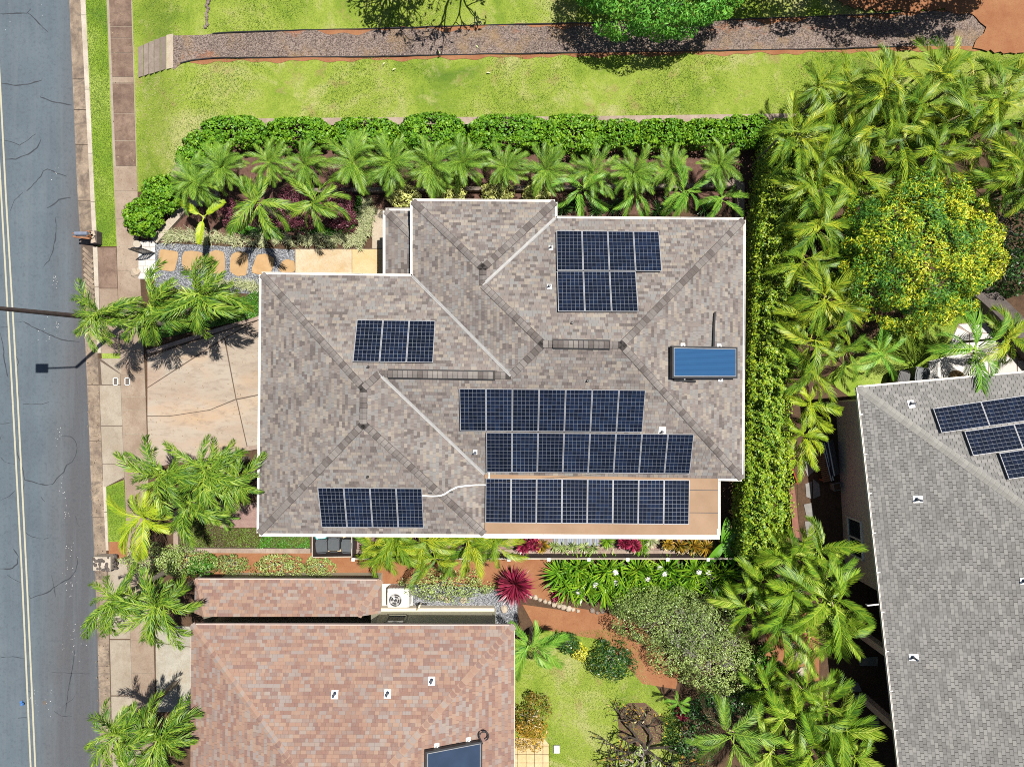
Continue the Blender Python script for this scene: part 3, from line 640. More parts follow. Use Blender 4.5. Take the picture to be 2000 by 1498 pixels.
for k in range(20): slab('plank', [(1081 + k * 4.45, 1040), (1085 + k * 4.45, 1040), (1085 + k * 4.45, 1065), (1081 + k * 4.45, 1065)], .02, .06, M['grey_paver'] if k % 4 == 1 else M['cell_line'], deckp)
gpth = sheet('shaded_path', [(1555, 840), (1640, 780), (1745, 1498), (1760, 1700), (1700, 1700), (1640, 1300), (1560, 1050)], .01, M['soil'])
for pts in [[(1566, 897), (1576, 893), (1590, 895), (1593, 918), (1578, 930), (1570, 912)], [(1573, 945), (1586, 940), (1585, 974), (1575, 970)], [(1588, 935), (1600, 945), (1602, 968), (1588, 974)], [(1570, 985), (1585, 982), (1590, 1008), (1576, 1012)], [(1572, 1018), (1600, 1018), (1604, 1035), (1576, 1050)], [(1655, 1335), (1676, 1332), (1684, 1350), (1662, 1352)], [(1668, 1358), (1690, 1352), (1694, 1372), (1682, 1378)], [(1690, 1400), (1716, 1398), (1718, 1420), (1700, 1418)], [(1676, 1285), (1715, 1282), (1715, 1300), (1680, 1300)]]:
    slab('flagstone', pts, 0, .04, M['grey_paver'], gpth)

# ------------------------------------------------------------------ roofs
ZC = Vector((0, 0, H))
class Plane:
    def __init__(s, a, b, inside, z0, slope):
        s.a, s.b = W(*a, z0), W(*b, z0); s.z0, s.s = z0, slope
        d = (s.b - s.a); d.z = 0; s.u = d.normalized(); n = Vector((-s.u.y, s.u.x, 0))
        if (W(*inside, z0) - s.a).dot(n) < 0: n = -n; s.u = -s.u
        s.n = n; s.v = (n + Vector((0, 0, slope))).normalized(); s.N = s.u.cross(s.v)
        if s.N.z < 0: s.N = -s.N
    def z(s, p): return s.z0 + s.s * (p.x - s.a.x) * s.n.x + s.s * (p.y - s.a.y) * s.n.y
    def hit(s, px, py, off=0.0):
        d = W(px, py, 0) - ZC; o = s.a + s.N * off
        return ZC + d * ((o - ZC).dot(s.N) / d.dot(s.N))
    def uv(s, p): d = p - s.a; return d.dot(s.u), d.dot(s.v)
    def at(s, u, v, h=0.0): return s.a + s.u * u + s.v * v + s.N * h
def solve3(p, q, r):
    A_ = np.array([[k.N.x, k.N.y, k.N.z] for k in (p, q, r)]); b_ = np.array([k.N.dot(k.a) for k in (p, q, r)])
    return Vector(np.linalg.solve(A_, b_))
def solve_eave(p, q, z):                 # where two planes meet at height z
    A_ = np.array([[p.N.x, p.N.y], [q.N.x, q.N.y]]); b_ = np.array([p.N.dot(p.a) - p.N.z * z, q.N.dot(q.a) - q.N.z * z])
    x, y = np.linalg.solve(A_, b_); return Vector((x, y, z))
def clip_rect(poly, u0, u1, v0, v1):
    for ax, lim, sgn in ((0, u0, 1), (0, u1, -1), (1, v0, 1), (1, v1, -1)):
        out = []
        for i in range(len(poly)):
            a, c = poly[i - 1], poly[i]
            da, dc = (a[ax] - lim) * sgn, (c[ax] - lim) * sgn
            if (da >= 0) != (dc >= 0):
                t = da / (da - dc); out.append((a[0] + (c[0] - a[0]) * t, a[1] + (c[1] - a[1]) * t))
            if dc >= 0: out.append(c)
        poly = out
        if len(poly) < 3: return []
    q = []
    for p in poly:
        if not q or abs(p[0] - q[-1][0]) + abs(p[1] - q[-1][1]) > 1e-4: q.append(p)
    if len(q) > 2 and abs(q[0][0] - q[-1][0]) + abs(q[0][1] - q[-1][1]) < 1e-4: q.pop()
    return q if len(q) > 2 else []
def cover(house, planes, row, wlo, whi, thick, mat, deckmat, gap=.003, tab=None, visible=None, n_single=300):
    """Shingle courses on every roof plane: the nearest pieces single, the rest in one part."""
    pieces = []; dk = MB()
    for pl, verts in planes:
        P2 = [pl.uv(v) for v in verts]; dk.add(verts, [tuple(t) for t in tri_poly([Vector((p[0], p[1], 0)) for p in P2])])
        vmin, vmax = min(p[1] for p in P2), max(p[1] for p in P2); umin, umax = min(p[0] for p in P2), max(p[0] for p in P2)
        r = 0; v = vmin
        prev = random.random()
        while v < vmax:
            u = umin - random.uniform(0, whi) if tab is None else umin - tab * (1 + .5 * (r % 2))
            while u < umax:
                w_ = random.uniform(wlo, whi) if tab is None else tab
                rect = clip_rect(P2, u + gap, u + w_ - gap, v, v + row)
                if rect:
                    c = pl.at(sum(p[0] for p in rect) / len(rect), sum(p[1] for p in rect) / len(rect))
                    if visible is None or visible(c):
                        tt = random.random(); tt = prev if random.random() < .12 else tt; prev = tt
                        th = thick * random.uniform(.75, 1.25)
                        topv = [pl.at(p[0], p[1], th * (1 - .75 * (p[1] - v) / row)) for p in rect]
                        botv = [pl.at(p[0], p[1], .0005) for p in rect]; n = len(rect)
                        pieces.append((c, topv + botv, [tuple(range(n))] + [(i, n + i, n + (i + 1) % n, (i + 1) % n) for i in range(n)], tt))
                u += w_
            v += row; r += 1
    dk.build('roof', deckmat, house)
    pieces.sort(key=lambda q: (q[0] - ZC).length_squared if len(q[1]) >= 8 else 1e9)
    rf = MB()
    for i, (c, vs, fs, tt) in enumerate(pieces):
        ff = [f if (vs[f[0]] - vs[f[1]]).cross(vs[f[2]] - vs[f[1]]).z <= 0 or k else f[::-1] for k, f in enumerate(fs)]
        if i < n_single:
            s = MB(); s.add([v - c for v in vs], ff, tt); s.build('shingle', mat, house, loc=c - house.location)
        else: rf.add(vs, ff, tt)
    rf.build('shingle_course', mat, house, kind='stuff'); return len(pieces)
def caps(house, pa, pb, p0, p1, pitch, half, mat, name='ridge_cap', thick=.022, lift0=0.0, cov=.93, bed=True):
    d = (p1 - p0); L = d.length; d.normalize(); side = Vector((-d.y, d.x, 0)).normalized()
    n = max(1, int(L / pitch)); zf = lambda q: min(pa.z(q), pb.z(q)) + lift0
    if bed:
        b = MB(); vs = []
        for c in (p0, p1):
            for s_ in (-half - .012, 0, half + .012): q = c + side * s_; vs.append(Vector((q.x, q.y, (zf(q) if s_ else c.z) + .016)))
        b.add(vs, [(0, 1, 4, 3), (1, 2, 5, 4)]); b.build('cap_bed', M['deck'] if mat is M['cap'] else mat, house)
    for k in range(n):
        a = p0 + d * (k * pitch); e = p0 + d * (k * pitch + pitch * cov)
        def row(c, lift, hw):
            l, r = c + side * hw, c - side * hw
            return [Vector((l.x, l.y, zf(l) + lift)), Vector((c.x, c.y, c.z + lift + .003)), Vector((r.x, r.y, zf(r) + lift))]
        A0, A1 = row(a, thick * 1.9, half), row(e, thick * .95, half * .97); B0 = [v - Vector((0, 0, thick * 1.6)) for v in A0]
        b = MB(); b.add(A0 + A1 + B0, [(0, 1, 4, 3), (1, 2, 5, 4), (6, 7, 1, 0), (7, 8, 2, 1), (6, 0, 3), (8, 5, 2)], random.random()); b.build(name, mat, house)
def strip_valley(house, pa, pb, p0, p1, half, mat):
    d = (p1 - p0).normalized(); side = Vector((-d.y, d.x, 0)).normalized(); zf = lambda q: max(pa.z(q), pb.z(q))
    b = MB()
    for s0, s1, lift in ((-half, -.018, .026), (.018, half, .026), (-.018, .018, .042)):
        vs = [c + side * s_ for c in (p0, p1) for s_ in (s0, s1)]; vs = [Vector((q.x, q.y, zf(q) + lift)) for q in vs]
        b.add(vs, [(0, 1, 3, 2)]); lo = [v - Vector((0, 0, .03)) for v in vs]
        b.add([vs[0], vs[2], lo[0], lo[2]], [(0, 1, 3, 2)]); b.add([vs[1], vs[3], lo[1], lo[3]], [(0, 1, 3, 2)])
    b.build('valley_flashing', mat, house)
def gutter(house, pts, z, wd, ht, mat, name='gutter', joint=2.4, out=0.0):
    """White eave gutter: outer lip, inner lip and trough, piece by piece round the eaves."""
    P = [Vector((p.x, p.y, z)) for p in pts]
    for i in range(len(P) - 1):
        d = P[i + 1] - P[i]; L = d.length; d.normalize(); n_ = Vector((d.y, -d.x, 0))    # outward for clockwise order seen from above, flipped below
        m = max(1, round(L / joint))
        for k in range(m):
            p = P[i] + d * (L * k / m + (.004 if k else 0)); q = P[i] + d * (L * (k + 1) / m - (.004 if k < m - 1 else 0))
            if k == m - 1: q = q + d * wd * out
            b = MB()
            for o0, o1, z0, z1 in ((-.005, .022, -ht, .0), (.022, wd - .018, -ht, -.03), (wd - .018, wd, -ht, .008)):
                b.prism([p + n_ * o0, q + n_ * o0, q + n_ * o1, p + n_ * o1], z + z0, z + z1, bottom=True)
            b.build(name, mat, house)
def walls_box(house, pts, z1, mat, holes=(), z0=-.1, name='wall'):
    n = len(pts); b = MB(); vs = [Vector((p.x, p.y, z)) for z in (z0, z1) for p in pts]
    b.add(vs, [(i, (i + 1) % n, n + (i + 1) % n, n + i) for i in range(n)]); b.build(name, mat, house)

# ---- the grey-brown hipped house
Z0, SL = 3.9, .38
house = thing('house', W(980, 740, 0), 'large single-storey house with grey-brown shingle hip roof carrying five solar arrays', 'house')
pW = Plane((511, 537), (506, 1041), (700, 800), Z0, SL); pF = Plane((511, 536), (805, 540), (700, 700), Z0, SL)
pL = Plane((806, 393), (806, 540), (900, 500), Z0, SL); pU = Plane((806, 393), (1084, 395), (900, 500), Z0, SL)
pR = Plane((1084, 395), (1084, 427), (1000, 420), Z0, SL); pT = Plane((1084, 427), (1452, 430), (1200, 600), Z0, SL)
pX = Plane((1452, 430), (1449, 935), (1300, 700), Z0, SL); pB = Plane((946, 926), (1449, 935), (1100, 800), Z0, SL)
pE = Plane((946, 920), (946, 1043), (850, 980), Z0, SL); pS = Plane((506, 1041), (946, 1043), (700, 980), Z0, SL)
ea = lambda p, q: solve_eave(p, q, Z0)
a_, b_, c_, d_, e_, f_, g_, h_, i_, j_ = ea(pW, pF), ea(pF, pL), ea(pL, pU), ea(pU, pR), ea(pR, pT), ea(pT, pX), ea(pX, pB), ea(pB, pE), ea(pE, pS), ea(pS, pW)
v1, v2, v3, v4, v5 = solve3(pU, pL, pR), solve3(pL, pR, pT), solve3(pL, pT, pB), solve3(pT, pB, pX), solve3(pL, pF, pB)
v6, v7, v8 = solve3(pF, pB, pE), solve3(pF, pW, pE), solve3(pW, pE, pS)
MAIN = [(pW, [a_, v7, v8, j_]), (pF, [a_, b_, v5, v6, v7]), (pL, [b_, c_, v1, v2, v3, v5]), (pU, [c_, d_, v1]), (pR, [d_, e_, v2, v1]), (pT, [e_, f_, v4, v3, v2]),
        (pX, [f_, g_, v4]), (pB, [g_, h_, v6, v5, v3, v4]), (pE, [h_, i_, v8, v7, v6]), (pS, [i_, j_, v8])]
n_sh = cover(house, MAIN, .125, .10, .235, .012, M['shingle'], M['deck'])
HC = .13
for pa, pb, p0, p1 in ((pW, pF, a_, v7), (pW, pS, j_, v8), (pE, pS, i_, v8), (pL, pU, c_, v1), (pR, pU, d_, v1), (pT, pX, f_, v4), (pX, pB, g_, v4), (pL, pT, v2, v3), (pL, pB, v5, v3), (pF, pE, v6, v7), (pF, pB, v6, v5), (pT, pB, v3, v4), (pW, pE, v8, v7), (pL, pR, v2, v1)):
    caps(house, pa, pb, p0, p1, .2, HC, M['cap'])
for pa, pb, x0, x1, y in ((pT, pB, 1080, 1191, 672), (pF, pB, 758, 967, 729)):       # raised ridge vents with dark edges
    e0, e1 = (v3, v4) if y == 672 else (v6, v5); d = (e1 - e0).normalized()
    pr = lambda x: e0 + d * ((pa.hit(x, y).x - e0.x) / d.x)
    p, q = pr(x0), pr(x1); sd = Vector((-d.y, d.x, 0))
    rv = MB()
    for s_ in (-1, 1):
        vs = [Vector((k.x, k.y, 0)) for k in (p + sd * s_ * .03, q + sd * s_ * .03, q + sd * s_ * .19, p + sd * s_ * .19)]
        vs = [Vector((k.x, k.y, p.z + .022 - .38 * abs((k - Vector((p.x, p.y, 0))).dot(sd)) + (.03))) for k in vs]
        rv.add(vs + [v - Vector((0, 0, .07)) for v in vs], [(0, 1, 2, 3), (3, 2, 6, 7), (0, 3, 7, 4), (2, 1, 5, 6)])
    rv.build('ridge_vent', M['black'], house)
    caps(house, pa, pb, p + Vector((0, 0, .075)), q + Vector((0, 0, .075)), .19, .135, M['cap'], 'ridge_vent_cap', lift0=.075, cov=.9)
strip_valley(house, pF, pL, b_, v5, .06, M['valley']); strip_valley(house, pB, pE, h_, v6, .06, M['valley']); strip_valley(house, pR, pT, e_, v2, .06, M['valley'])
# flat lanai roof
fz = lambda y: 3.89 - (y - 920) / 125 * .10
flat = MB(); q = [W(946.5, 921, fz(921)), W(1403, 931, fz(931)), W(1403, 1046, fz(1046)), W(947, 1043.5, fz(1043))]
flat.add(q + [v - Vector((0, 0, .12)) for v in q], [(3, 2, 1, 0), (0, 1, 5, 4), (1, 2, 6, 5), (2, 3, 7, 6)]); flat.build('flat_roof', M['membrane'], house)
for y in (957, 1001):
    sm = MB(); p, q2 = W(1347, y, fz(y)), W(1402, y + .5, fz(y)); sm.prism([p - Vector((0, .012, 0)), q2 - Vector((0, .012, 0)), q2 + Vector((0, .012, 0)), p + Vector((0, .012, 0))], p.z - .01, p.z + .012); sm.build('membrane_seam', M['sealant'], house)
# porch roof
zp = 3.0
qL = Plane((753, 412), (753, 545), (800, 480), zp, SL); qU = Plane((753, 412), (815, 412), (780, 480), zp, SL)
cP = solve_eave(qL, qU, zp); xr = W(812, 470, zp + .4).x; yb = W(780, 548, zp).y
top_ = Vector((xr, cP.y, zp)); m_ = cP + Vector((xr - cP.x, -(xr - cP.x), 0)); m_.z = qL.z(m_)
cover(house, [(qL, [cP, m_, Vector((xr, yb, m_.z)), Vector((cP.x, yb, zp))]), (qU, [cP, top_, m_])], .145, .13, .34, .011, M['shingle'], M['deck'], n_single=0)
caps(house, qL, qU, cP, m_, .2, .13, M['cap'])
gutter(house, [top_, cP, Vector((cP.x, yb, zp))], zp + .0, .11, .12, M['gutter_white'])
gutter(house, [j_, a_, b_, c_, d_, e_, f_, g_, W(1403, 934, Z0)][::-1], Z0 + .0, .095, .13, M['gutter_white'], out=0)
gutter(house, [W(1403, 936, Z0), W(1403, 1046, Z0)], Z0 - .1, -.10, .13, M['gutter_white'])
gutter(house, [W(1406, 1046, Z0 - .1), W(946, 1043.5, Z0 - .1)], Z0 - .1, -.13, .14, M['gutter_white'])
gutter(house, [i_, j_], Z0, -.115, .13, M['gutter_white'])
inn = lambda px, py: W(px, py, Z0)
walls_box(house, [inn(538, 565), inn(536, 1012), inn(920, 1014), inn(920, 945), inn(1420, 905), inn(1420, 458), inn(1058, 456), inn(1058, 422), inn(836, 422), inn(836, 566)], Z0 + .15, M['cream'])
gd = MB(); gp0, gp1 = inn(537, 640), inn(536, 860); dd = (gp1 - gp0).normalized(); nx = Vector((dd.y, -dd.x, 0))
for k in range(4):
    gb = MB(); z0 = .05 + k * .56; nn = Vector((-1, 0, 0)) * .03
    gb.prism([gp0 + nn, gp1 + nn, gp1, gp0], z0, z0 + .54); gb.build('garage_panel', M['white'], house)
for x in (1000, 1120, 1240, 1385):
    pb_ = MB(); p = W(x, 1030, Z0 - .2); pb_.box((p.x, p.y, 1.8), .14, .14, 3.6); pb_.build('porch_post', M['white'], house)

# ---- the terracotta shingled neighbour
ZR, SR = 3.9, .38
red = thing('house', W(690, 1420, 0), 'neighbouring house with terracotta and grey mottled shingle roof at the lower edge', 'house')
rN = Plane((374, 1220), (1004, 1222), (690, 1400), ZR, SR); rW = Plane((374, 1220), (371, 1700), (690, 1400), ZR, SR); rE = Plane((1004, 1222), (1004, 1700), (690, 1400), ZR, SR); rS = Plane((371, 1990), (1004, 1990), (690, 1700), ZR, SR)
k0, k1, k2, k3 = solve_eave(rN, rW, ZR), solve_eave(rN, rE, ZR), solve_eave(rS, rE, ZR), solve_eave(rS, rW, ZR)
kt, ks = solve3(rN, rW, rE), solve3(rS, rW, rE)
vis = lambda c: c.y > -16.6
cover(red, [(rN, [k0, k1, kt]), (rW, [k0, kt, ks, k3]), (rE, [k1, k2, ks, kt]), (rS, [k3, k2, ks])], .135, .10, .29, .012, M['red_shingle'], M['deck_red'], visible=vis)
for pa, pb, p0, p1 in ((rN, rW, k0, kt), (rN, rE, k1, kt), (rW, rE, kt, ks)): caps(red, pa, pb, p0, p1, .24, .13, M['red_shingle'], cov=1.03, thick=.012)
zl = 2.5
lN = Plane((381, 1131), (744, 1133), (560, 1190), zl, .33); lW = Plane((381, 1131), (379, 1215), (560, 1180), zl, .75); lE = Plane((744, 1133), (745, 1215), (560, 1180), zl, .52)
yk = W(560, 1207, zl + .65).y
def atz(p, q_, y):     # point on the hip of two planes at world y
    A_ = np.array([[p.N.x, p.N.z], [q_.N.x, q_.N.z]]); bb = np.array([p.N.dot(p.a) - p.N.y * y, q_.N.dot(q_.a) - q_.N.y * y]); x, z = np.linalg.solve(A_, bb); return Vector((x, y, z))
l0, l1 = solve_eave(lN, lW, zl), solve_eave(lN, lE, zl); l2, l3 = atz(lN, lE, yk), atz(lN, lW, yk)
cover(red, [(lN, [l0, l1, l2, l3]), (lE, [l1, Vector((l1.x, yk, zl)), l2]), (lW, [l0, l3, Vector((l0.x, yk, zl))])], .135, .10, .29, .012, M['red_shingle'], M['deck_red'], n_single=0)
caps(red, lN, lE, l1, l2, .24, .12, M['red_shingle'], cov=1.03, thick=.012); caps(red, lN, lW, l0, l3, .24, .10, M['red_shingle'], cov=1.03, thick=.012)
for P_, z_ in (([k0, k1], ZR), ([k1, Vector((k1.x, -20, ZR))], ZR), ([Vector((k0.x, -20, ZR)), k0], ZR), ([l0, l1], zl)):
    d = (P_[1] - P_[0]).normalized(); n_ = Vector((-d.y, d.x, 0)); fb = MB()
    fb.prism([P_[0] - n_ * .0, P_[1] - n_ * .0, P_[1] + n_ * .03, P_[0] + n_ * .03], z_ - .16, z_ - .002, bottom=True); fb.build('fascia', M['taupe'], red)
wy0 = k0.y - .6
rw = [Vector((k0.x + .7, wy0, 0)), Vector((W(968, 1200, 0).x, wy0, 0)), Vector((W(968, 1200, 0).x, -22, 0)), Vector((k0.x + .7, -22, 0))]
walls_box(red, rw, ZR + .2, M['olive_wall'])
walls_box(red, [Vector((l0.x + .4, l0.y - .4, 0)), Vector((l1.x - .4, l0.y - .4, 0)), Vector((l1.x - .4, wy0 + .01, 0)), Vector((l0.x + .4, wy0 + .01, 0))], zl + .1, M['olive_wall'])
# wall foot ledge, window in the shaded wall
lg = MB(); p, q2 = Vector((W(745, 1192, 0).x, wy0, 0)), Vector((W(966, 1192, 0).x, wy0, 0))
lg.prism([p, q2, q2 + Vector((0, .14, 0)), p + Vector((0, .14, 0))], 0, .42); lg.build('wall_ledge', M['cream'], red)
def wallpt(px, py, y):   # point on the vertical wall at world y that photo pixel shows
    d = W(px, py, 0) - ZC; t = (y - 0) / d.y; return ZC + d * t
wa, wb_ = wallpt(758, 1205, wy0), wallpt(790, 1214, wy0)
wz0, wz1 = min(wa.z, wb_.z), max(wa.z, wb_.z); wz0, wz1 = wz0 - .1, wz1 + .25
wm = MB(); xa, xb = min(wa.x, wb_.x), max(wa.x, wb_.x); xm = (xa + xb) / 2; zm = (wz0 + wz1) / 2
for cx, cz, sx, sz in ((xa, zm, .07, wz1 - wz0 + .1), (xb, zm, .07, wz1 - wz0 + .1), (xm, wz0, xb - xa + .07, .07), (xm, wz1, xb - xa + .07, .07)): wm.box((cx, wy0 + .02, cz), sx, .08, sz)
win = wm.build('window', M['olive_wall'], red); MB().box((xm, wy0 + .012, zm), xb - xa, .02, wz1 - wz0).build('pane', M['glass'], win)

# ---- the grey neighbour at the right
ZG, SG = 3.35, .34
gh = thing('house', W(1900, 1150, 0), 'neighbouring house with plain grey three-tab shingle roof and taupe stucco wall', 'house')
gW = Plane((1676, 757), (1757, 1498), (2000, 1200), ZG, SG); gN = Plane((1676, 757), (2000, 728), (2000, 1200), ZG, SG)
sw = (1676 + 81 * 958 / 741, 757 + 958)
gS = Plane(sw, (sw[0] + 324, sw[1] - 29), (2000, 1200), ZG, SG); gE = Plane((2900, 650), (2981, 1391), (2000, 1200), ZG, SG)
g0, g1, g2, g3 = solve_eave(gW, gN, ZG), solve_eave(gN, gE, ZG), solve_eave(gE, gS, ZG), solve_eave(gS, gW, ZG)
gt, gu = solve3(gW, gN, gS), solve3(gE, gN, gS)
visr = lambda c: c.x < 24.5 and c.y > -18
cover(gh, [(gW, [g0, gt, g3]), (gN, [g0, g1, gu, gt]), (gS, [g3, gt, gu, g2]), (gE, [g1, g2, gu])], .135, .2, .3, .010, M['grey_shingle'], M['deck'], tab=.245, gap=.011, visible=visr)
caps(gh, gW, gN, g0, gt, .19, .16, M['cap_grey'], thick=.012, cov=1.04); caps(gh, gW, gS, g3, gt, .19, .16, M['cap_grey'], thick=.012, cov=1.04)
gutter(gh, [g3, g0, g1][::-1], ZG + .0, .075, .12, M['gutter_white'], joint=3)
dW = (g3 - g0).normalized()
for k in range(11):
    p = g0 + dW * (1.1 + k * 1.62); bb = MB(); bb.box((p.x + .02, p.y, ZG + .018), .17, .035, .02, math.atan2(dW.y, dW.x) - math.pi / 2); bb.build('gutter_bracket', M['white'], gh)
inW = Vector((-dW.y, dW.x, 0));  inW = inW if inW.x > 0 else -inW
dN = (g1 - g0).normalized(); inN = Vector((dN.y, -dN.x, 0)); inN = inN if inN.y < 0 else -inN
q0 = W(1632, 783, 0); qa = W(1651, 1118, 0); q0.z = qa.z = ZG; dWall = (qa - q0).normalized(); inWall = Vector((-dWall.y, dWall.x, 0)); inWall = inWall if inWall.x > 0 else -inWall; OV = .3
walls_box(gh, [q0, qa, qa + inW * 2.6, g3 + inW * 2.9 - dW * .5, g3 + inW * 14, q0 + dN * 20, q0 + dN * 14], ZG + .03, M['taupe'])
bm = MB(); p, q2 = qa, g3 + inW * OV
bm.prism([p, q2, q2 + inW * .3, p + inW * .3], ZG - .42, ZG + .0, bottom=True); bm.build('porch_beam', M['taupe'], gh)
for k in range(4):
    p = qa + dW * (2.6 + k * 3.1) + inW * .15; MB().box((p.x, p.y, (ZG - .4) / 2), .3, .3, ZG - .4).build('porch_post', M['taupe'], gh)
def wall_hit(px, py, o, n): d = W(px, py, 0) - ZC; return ZC + d * ((o - ZC).dot(n) / d.dot(n))
wpts = [wall_hit(x, y, q0, inWall) for x, y in ((1657, 1009), (1680, 1020), (1664, 1082), (1687, 1093))]
u0 = min((p - q0).dot(dWall) for p in wpts); u1 = max((p - q0).dot(dWall) for p in wpts); z0_, z1_ = min(p.z for p in wpts), max(p.z for p in wpts)
wm = MB(); rz = math.atan2(dWall.y, dWall.x); out_ = -inWall
ctr = lambda u, z, o: q0 + dWall * u + out_ * o + Vector((0, 0, z - ZG))
um, zm = (u0 + u1) / 2, (z0_ + z1_) / 2
for u, z, su, sz in ((u0, zm, .07, z1_ - z0_ + .07), (u1, zm, .07, z1_ - z0_ + .07), (um, zm, .06, z1_ - z0_), (um, z0_, u1 - u0, .07), (um, z1_, u1 - u0, .07)): wm.box(ctr(u, z, .03), su, .08, sz, rz)
win = wm.build('window', M['white'], gh)
for s_ in (-1, 1): MB().box(ctr(um + s_ * (u1 - u0) / 4, zm, .012), (u1 - u0) / 2 - .06, .02, z1_ - z0_, rz).build('pane', M['glass'], win)
sp_ = MB(); p = g0 + dW * 8.9 + Vector((0, 0, -.06)); sp_.tube([p - inW * .1, p - inW * .55], .03, 6); sp_.tube([p - inW * .55, p - inW * .55 + Vector((0, 0, -.14))], .03, 6); sp_.build('gutter_spout', M['white'], gh)
# ------------------------------------------------------------------ solar arrays
def panel_meshes(w, h, nx=6, ny=11):
    f = MB(); t = .04
    for cx, cy, sx, sy in ((w / 2, .008, w, .016), (w / 2, h - .008, w, .016), (.008, h / 2, .016, h - .032), (w - .008, h / 2, .016, h - .032)): f.box((cx, cy, 0), sx, sy, .042)
    k = MB(); k.add([(.015, .015, .006), (w - .015, .015, .006), (w - .015, h - .015, .006), (.015, h - .015, .006)], [(0, 1, 2, 3)])
    c = MB(); m = .024; g = .0075; cw = (w - 2 * m + g) / nx; ch = (h - 2 * m + g) / ny
    for i in range(nx):
        for j in range(ny):
            x0, y0 = m + i * cw, m + j * ch; x1, y1 = x0 + cw - g, y0 + ch - g
            c.add([(x0, y0, .0105), (x1, y0, .0105), (x1, y1, .0105), (x0, y1, .0105)], [(0, 1, 2, 3)], random.random())
    k.box((w / 2, h / 2, -.012), w - .04, h - .04, .012)
    r = []
    for b, nm, mt in ((f, 'frame', M['alu']), (k, 'backing', M['cell_line']), (c, 'cells', M['cell'])):
        me = b.mesh(nm); me.materials.append(mt); r.append((nm, me))
    return r
def array(pl, TL, TR, BL, n, off, root, nx=6, ny=11, gap=.014):
    a, b, c = pl.hit(*TL, off), pl.hit(*TR, off), pl.hit(*BL, off)
    X = (b - a); w = X.length / n - gap; X.normalize(); Y = (a - c); h0 = Y.length; Y = (Y - X * Y.dot(X)).normalized(); Nn = X.cross(Y)
    h = (a - c).dot(Y); ms = panel_meshes(w, h, nx, ny)
    for k in range(n):
        o = a - Y * h + X * (k * (w + gap) + gap / 2)
        pn = link('solar_panel', ms[0][1], None, root); pn.matrix_parent_inverse = Matrix(); o2 = o - root.location
        pn.matrix_basis = Matrix(((X.x, Y.x, Nn.x, o2.x), (X.y, Y.y, Nn.y, o2.y), (X.z, Y.z, Nn.z, o2.z), (0, 0, 0, 1)))
        for nm, me in ms[1:]:
            p = link(nm, me, None, pn, loc=(0, 0, 0))
            if nm == 'cells': p['kind'] = 'stuff'
        for s_ in (.22, .78):           # mounting feet down to the roof
            ft = MB(); ft.box((w / 2, h * s_, -off / 2 - .012), w * .9, .04, .035); ft.box((w * .1, h * s_, -off / 2 - .03), .05, .06, max(.03, off - .04)); ft.build('rail', M['metal'], pn, loc=(0, 0, 0))
def arr(pl, px, py, label): return thing('solar_array', pl.hit(px, py, .1), label, 'solar array')
A_ = arr(pF, 770, 666, 'small array of three dark blue solar panels on the front roof slope')
array(pF, (697, 625), (850.5, 627), (691, 706.5), 3, .14, A_)
A_ = arr(pT, 1165, 530, 'stepped array of seven solar panels, four above three, on the rear roof slope')
array(pT, (1086.5, 451), (1287, 453), (1088, 528), 4, .14, A_); array(pT, (1088, 530), (1241.5, 530.5), (1089, 608.5), 3, .14, A_)
A_ = arr(pB, 1100, 843, 'large array of fifteen solar panels in two offset rows below the ridge')
array(pB, (897, 759), (1261, 762), (898, 841), 7, .14, A_); array(pB, (949.5, 844.5), (1355.5, 848), (949, 921.5), 8, .14, A_)
pFl = Plane((947, 1043.5), (1403, 1046), (1200, 980), fz(1044), .03)
A_ = arr(pFl, 1150, 980, 'single row of eight solar panels on the tan flat roof'); array(pFl, (948.5, 934), (1347, 937.5), (949, 1020.5), 8, .14, A_)
A_ = arr(pS, 722, 990, 'row of four solar panels near the lower eave with white conduit'); array(pS, (620, 952), (824.5, 953.5), (627, 1029), 4, .14, A_)
A_ = arr(gN, 1950, 850, 'stepped array of landscape solar panels on the grey neighbouring roof')
array(gN, (1822, 798), (2008, 771.5), (1836, 846), 2, .13, A_, 11, 6); array(gN, (1883, 842.5), (2076, 815), (1901, 890), 2, .13, A_, 11, 6); array(gN, (1951, 885), (2050, 871), (1970, 936), 1, .13, A_, 11, 6)

# ------------------------------------------------------------------ things on the roofs
def vent(pl, px, py, label, s=.17, hgt=.28, r=.036, ang=0):
    p = pl.hit(px, py, .012); root = thing('roof_vent', p, label, 'roof vent', 'roof vents')
    Mx = Matrix(((pl.u.x, pl.v.x, pl.N.x, 0), (pl.u.y, pl.v.y, pl.N.y, 0), (pl.u.z, pl.v.z, pl.N.z, 0), (0, 0, 0, 1)))
    if s: f = MB(); f.box((0, .03, .01), s, s * 1.25, .014, ang, M=Mx); f.build('flashing', M['white'], root, loc=(0, 0, 0))
    b = MB(); b.tube([(0, 0, -.02), (0, 0, hgt)], r, 8, cap=False); b.tube([(0, 0, hgt - .02), (0, 0, hgt - .019)], r * .95, 8); b.tube([(0, 0, 0), (0, 0, .07)], [r * 2.0, r * 1.15], 8); b.build('pipe', M['collector_dark'] if s else M['dark_metal'], root, loc=(0, 0, 0))
vent(pT, 1076, 483, 'white flashed vent pipe beside the upper row of the stepped rear array'); vent(pT, 1073, 559, 'white flashed vent pipe beside the lower row of the stepped rear array')
vent(pB, 928, 884, 'white flashed vent pipe near the valley above the flat roof'); vent(pB, 1293, 843, 'white flashed vent pipe above the row of eight panels', .28)
vent(pT, 1117, 631, 'small dark vent pipe below the stepped rear array', 0, .16, .03); vent(pB, 1147, 744, 'small dark vent pipe above the row of seven panels', 0, .16, .03)
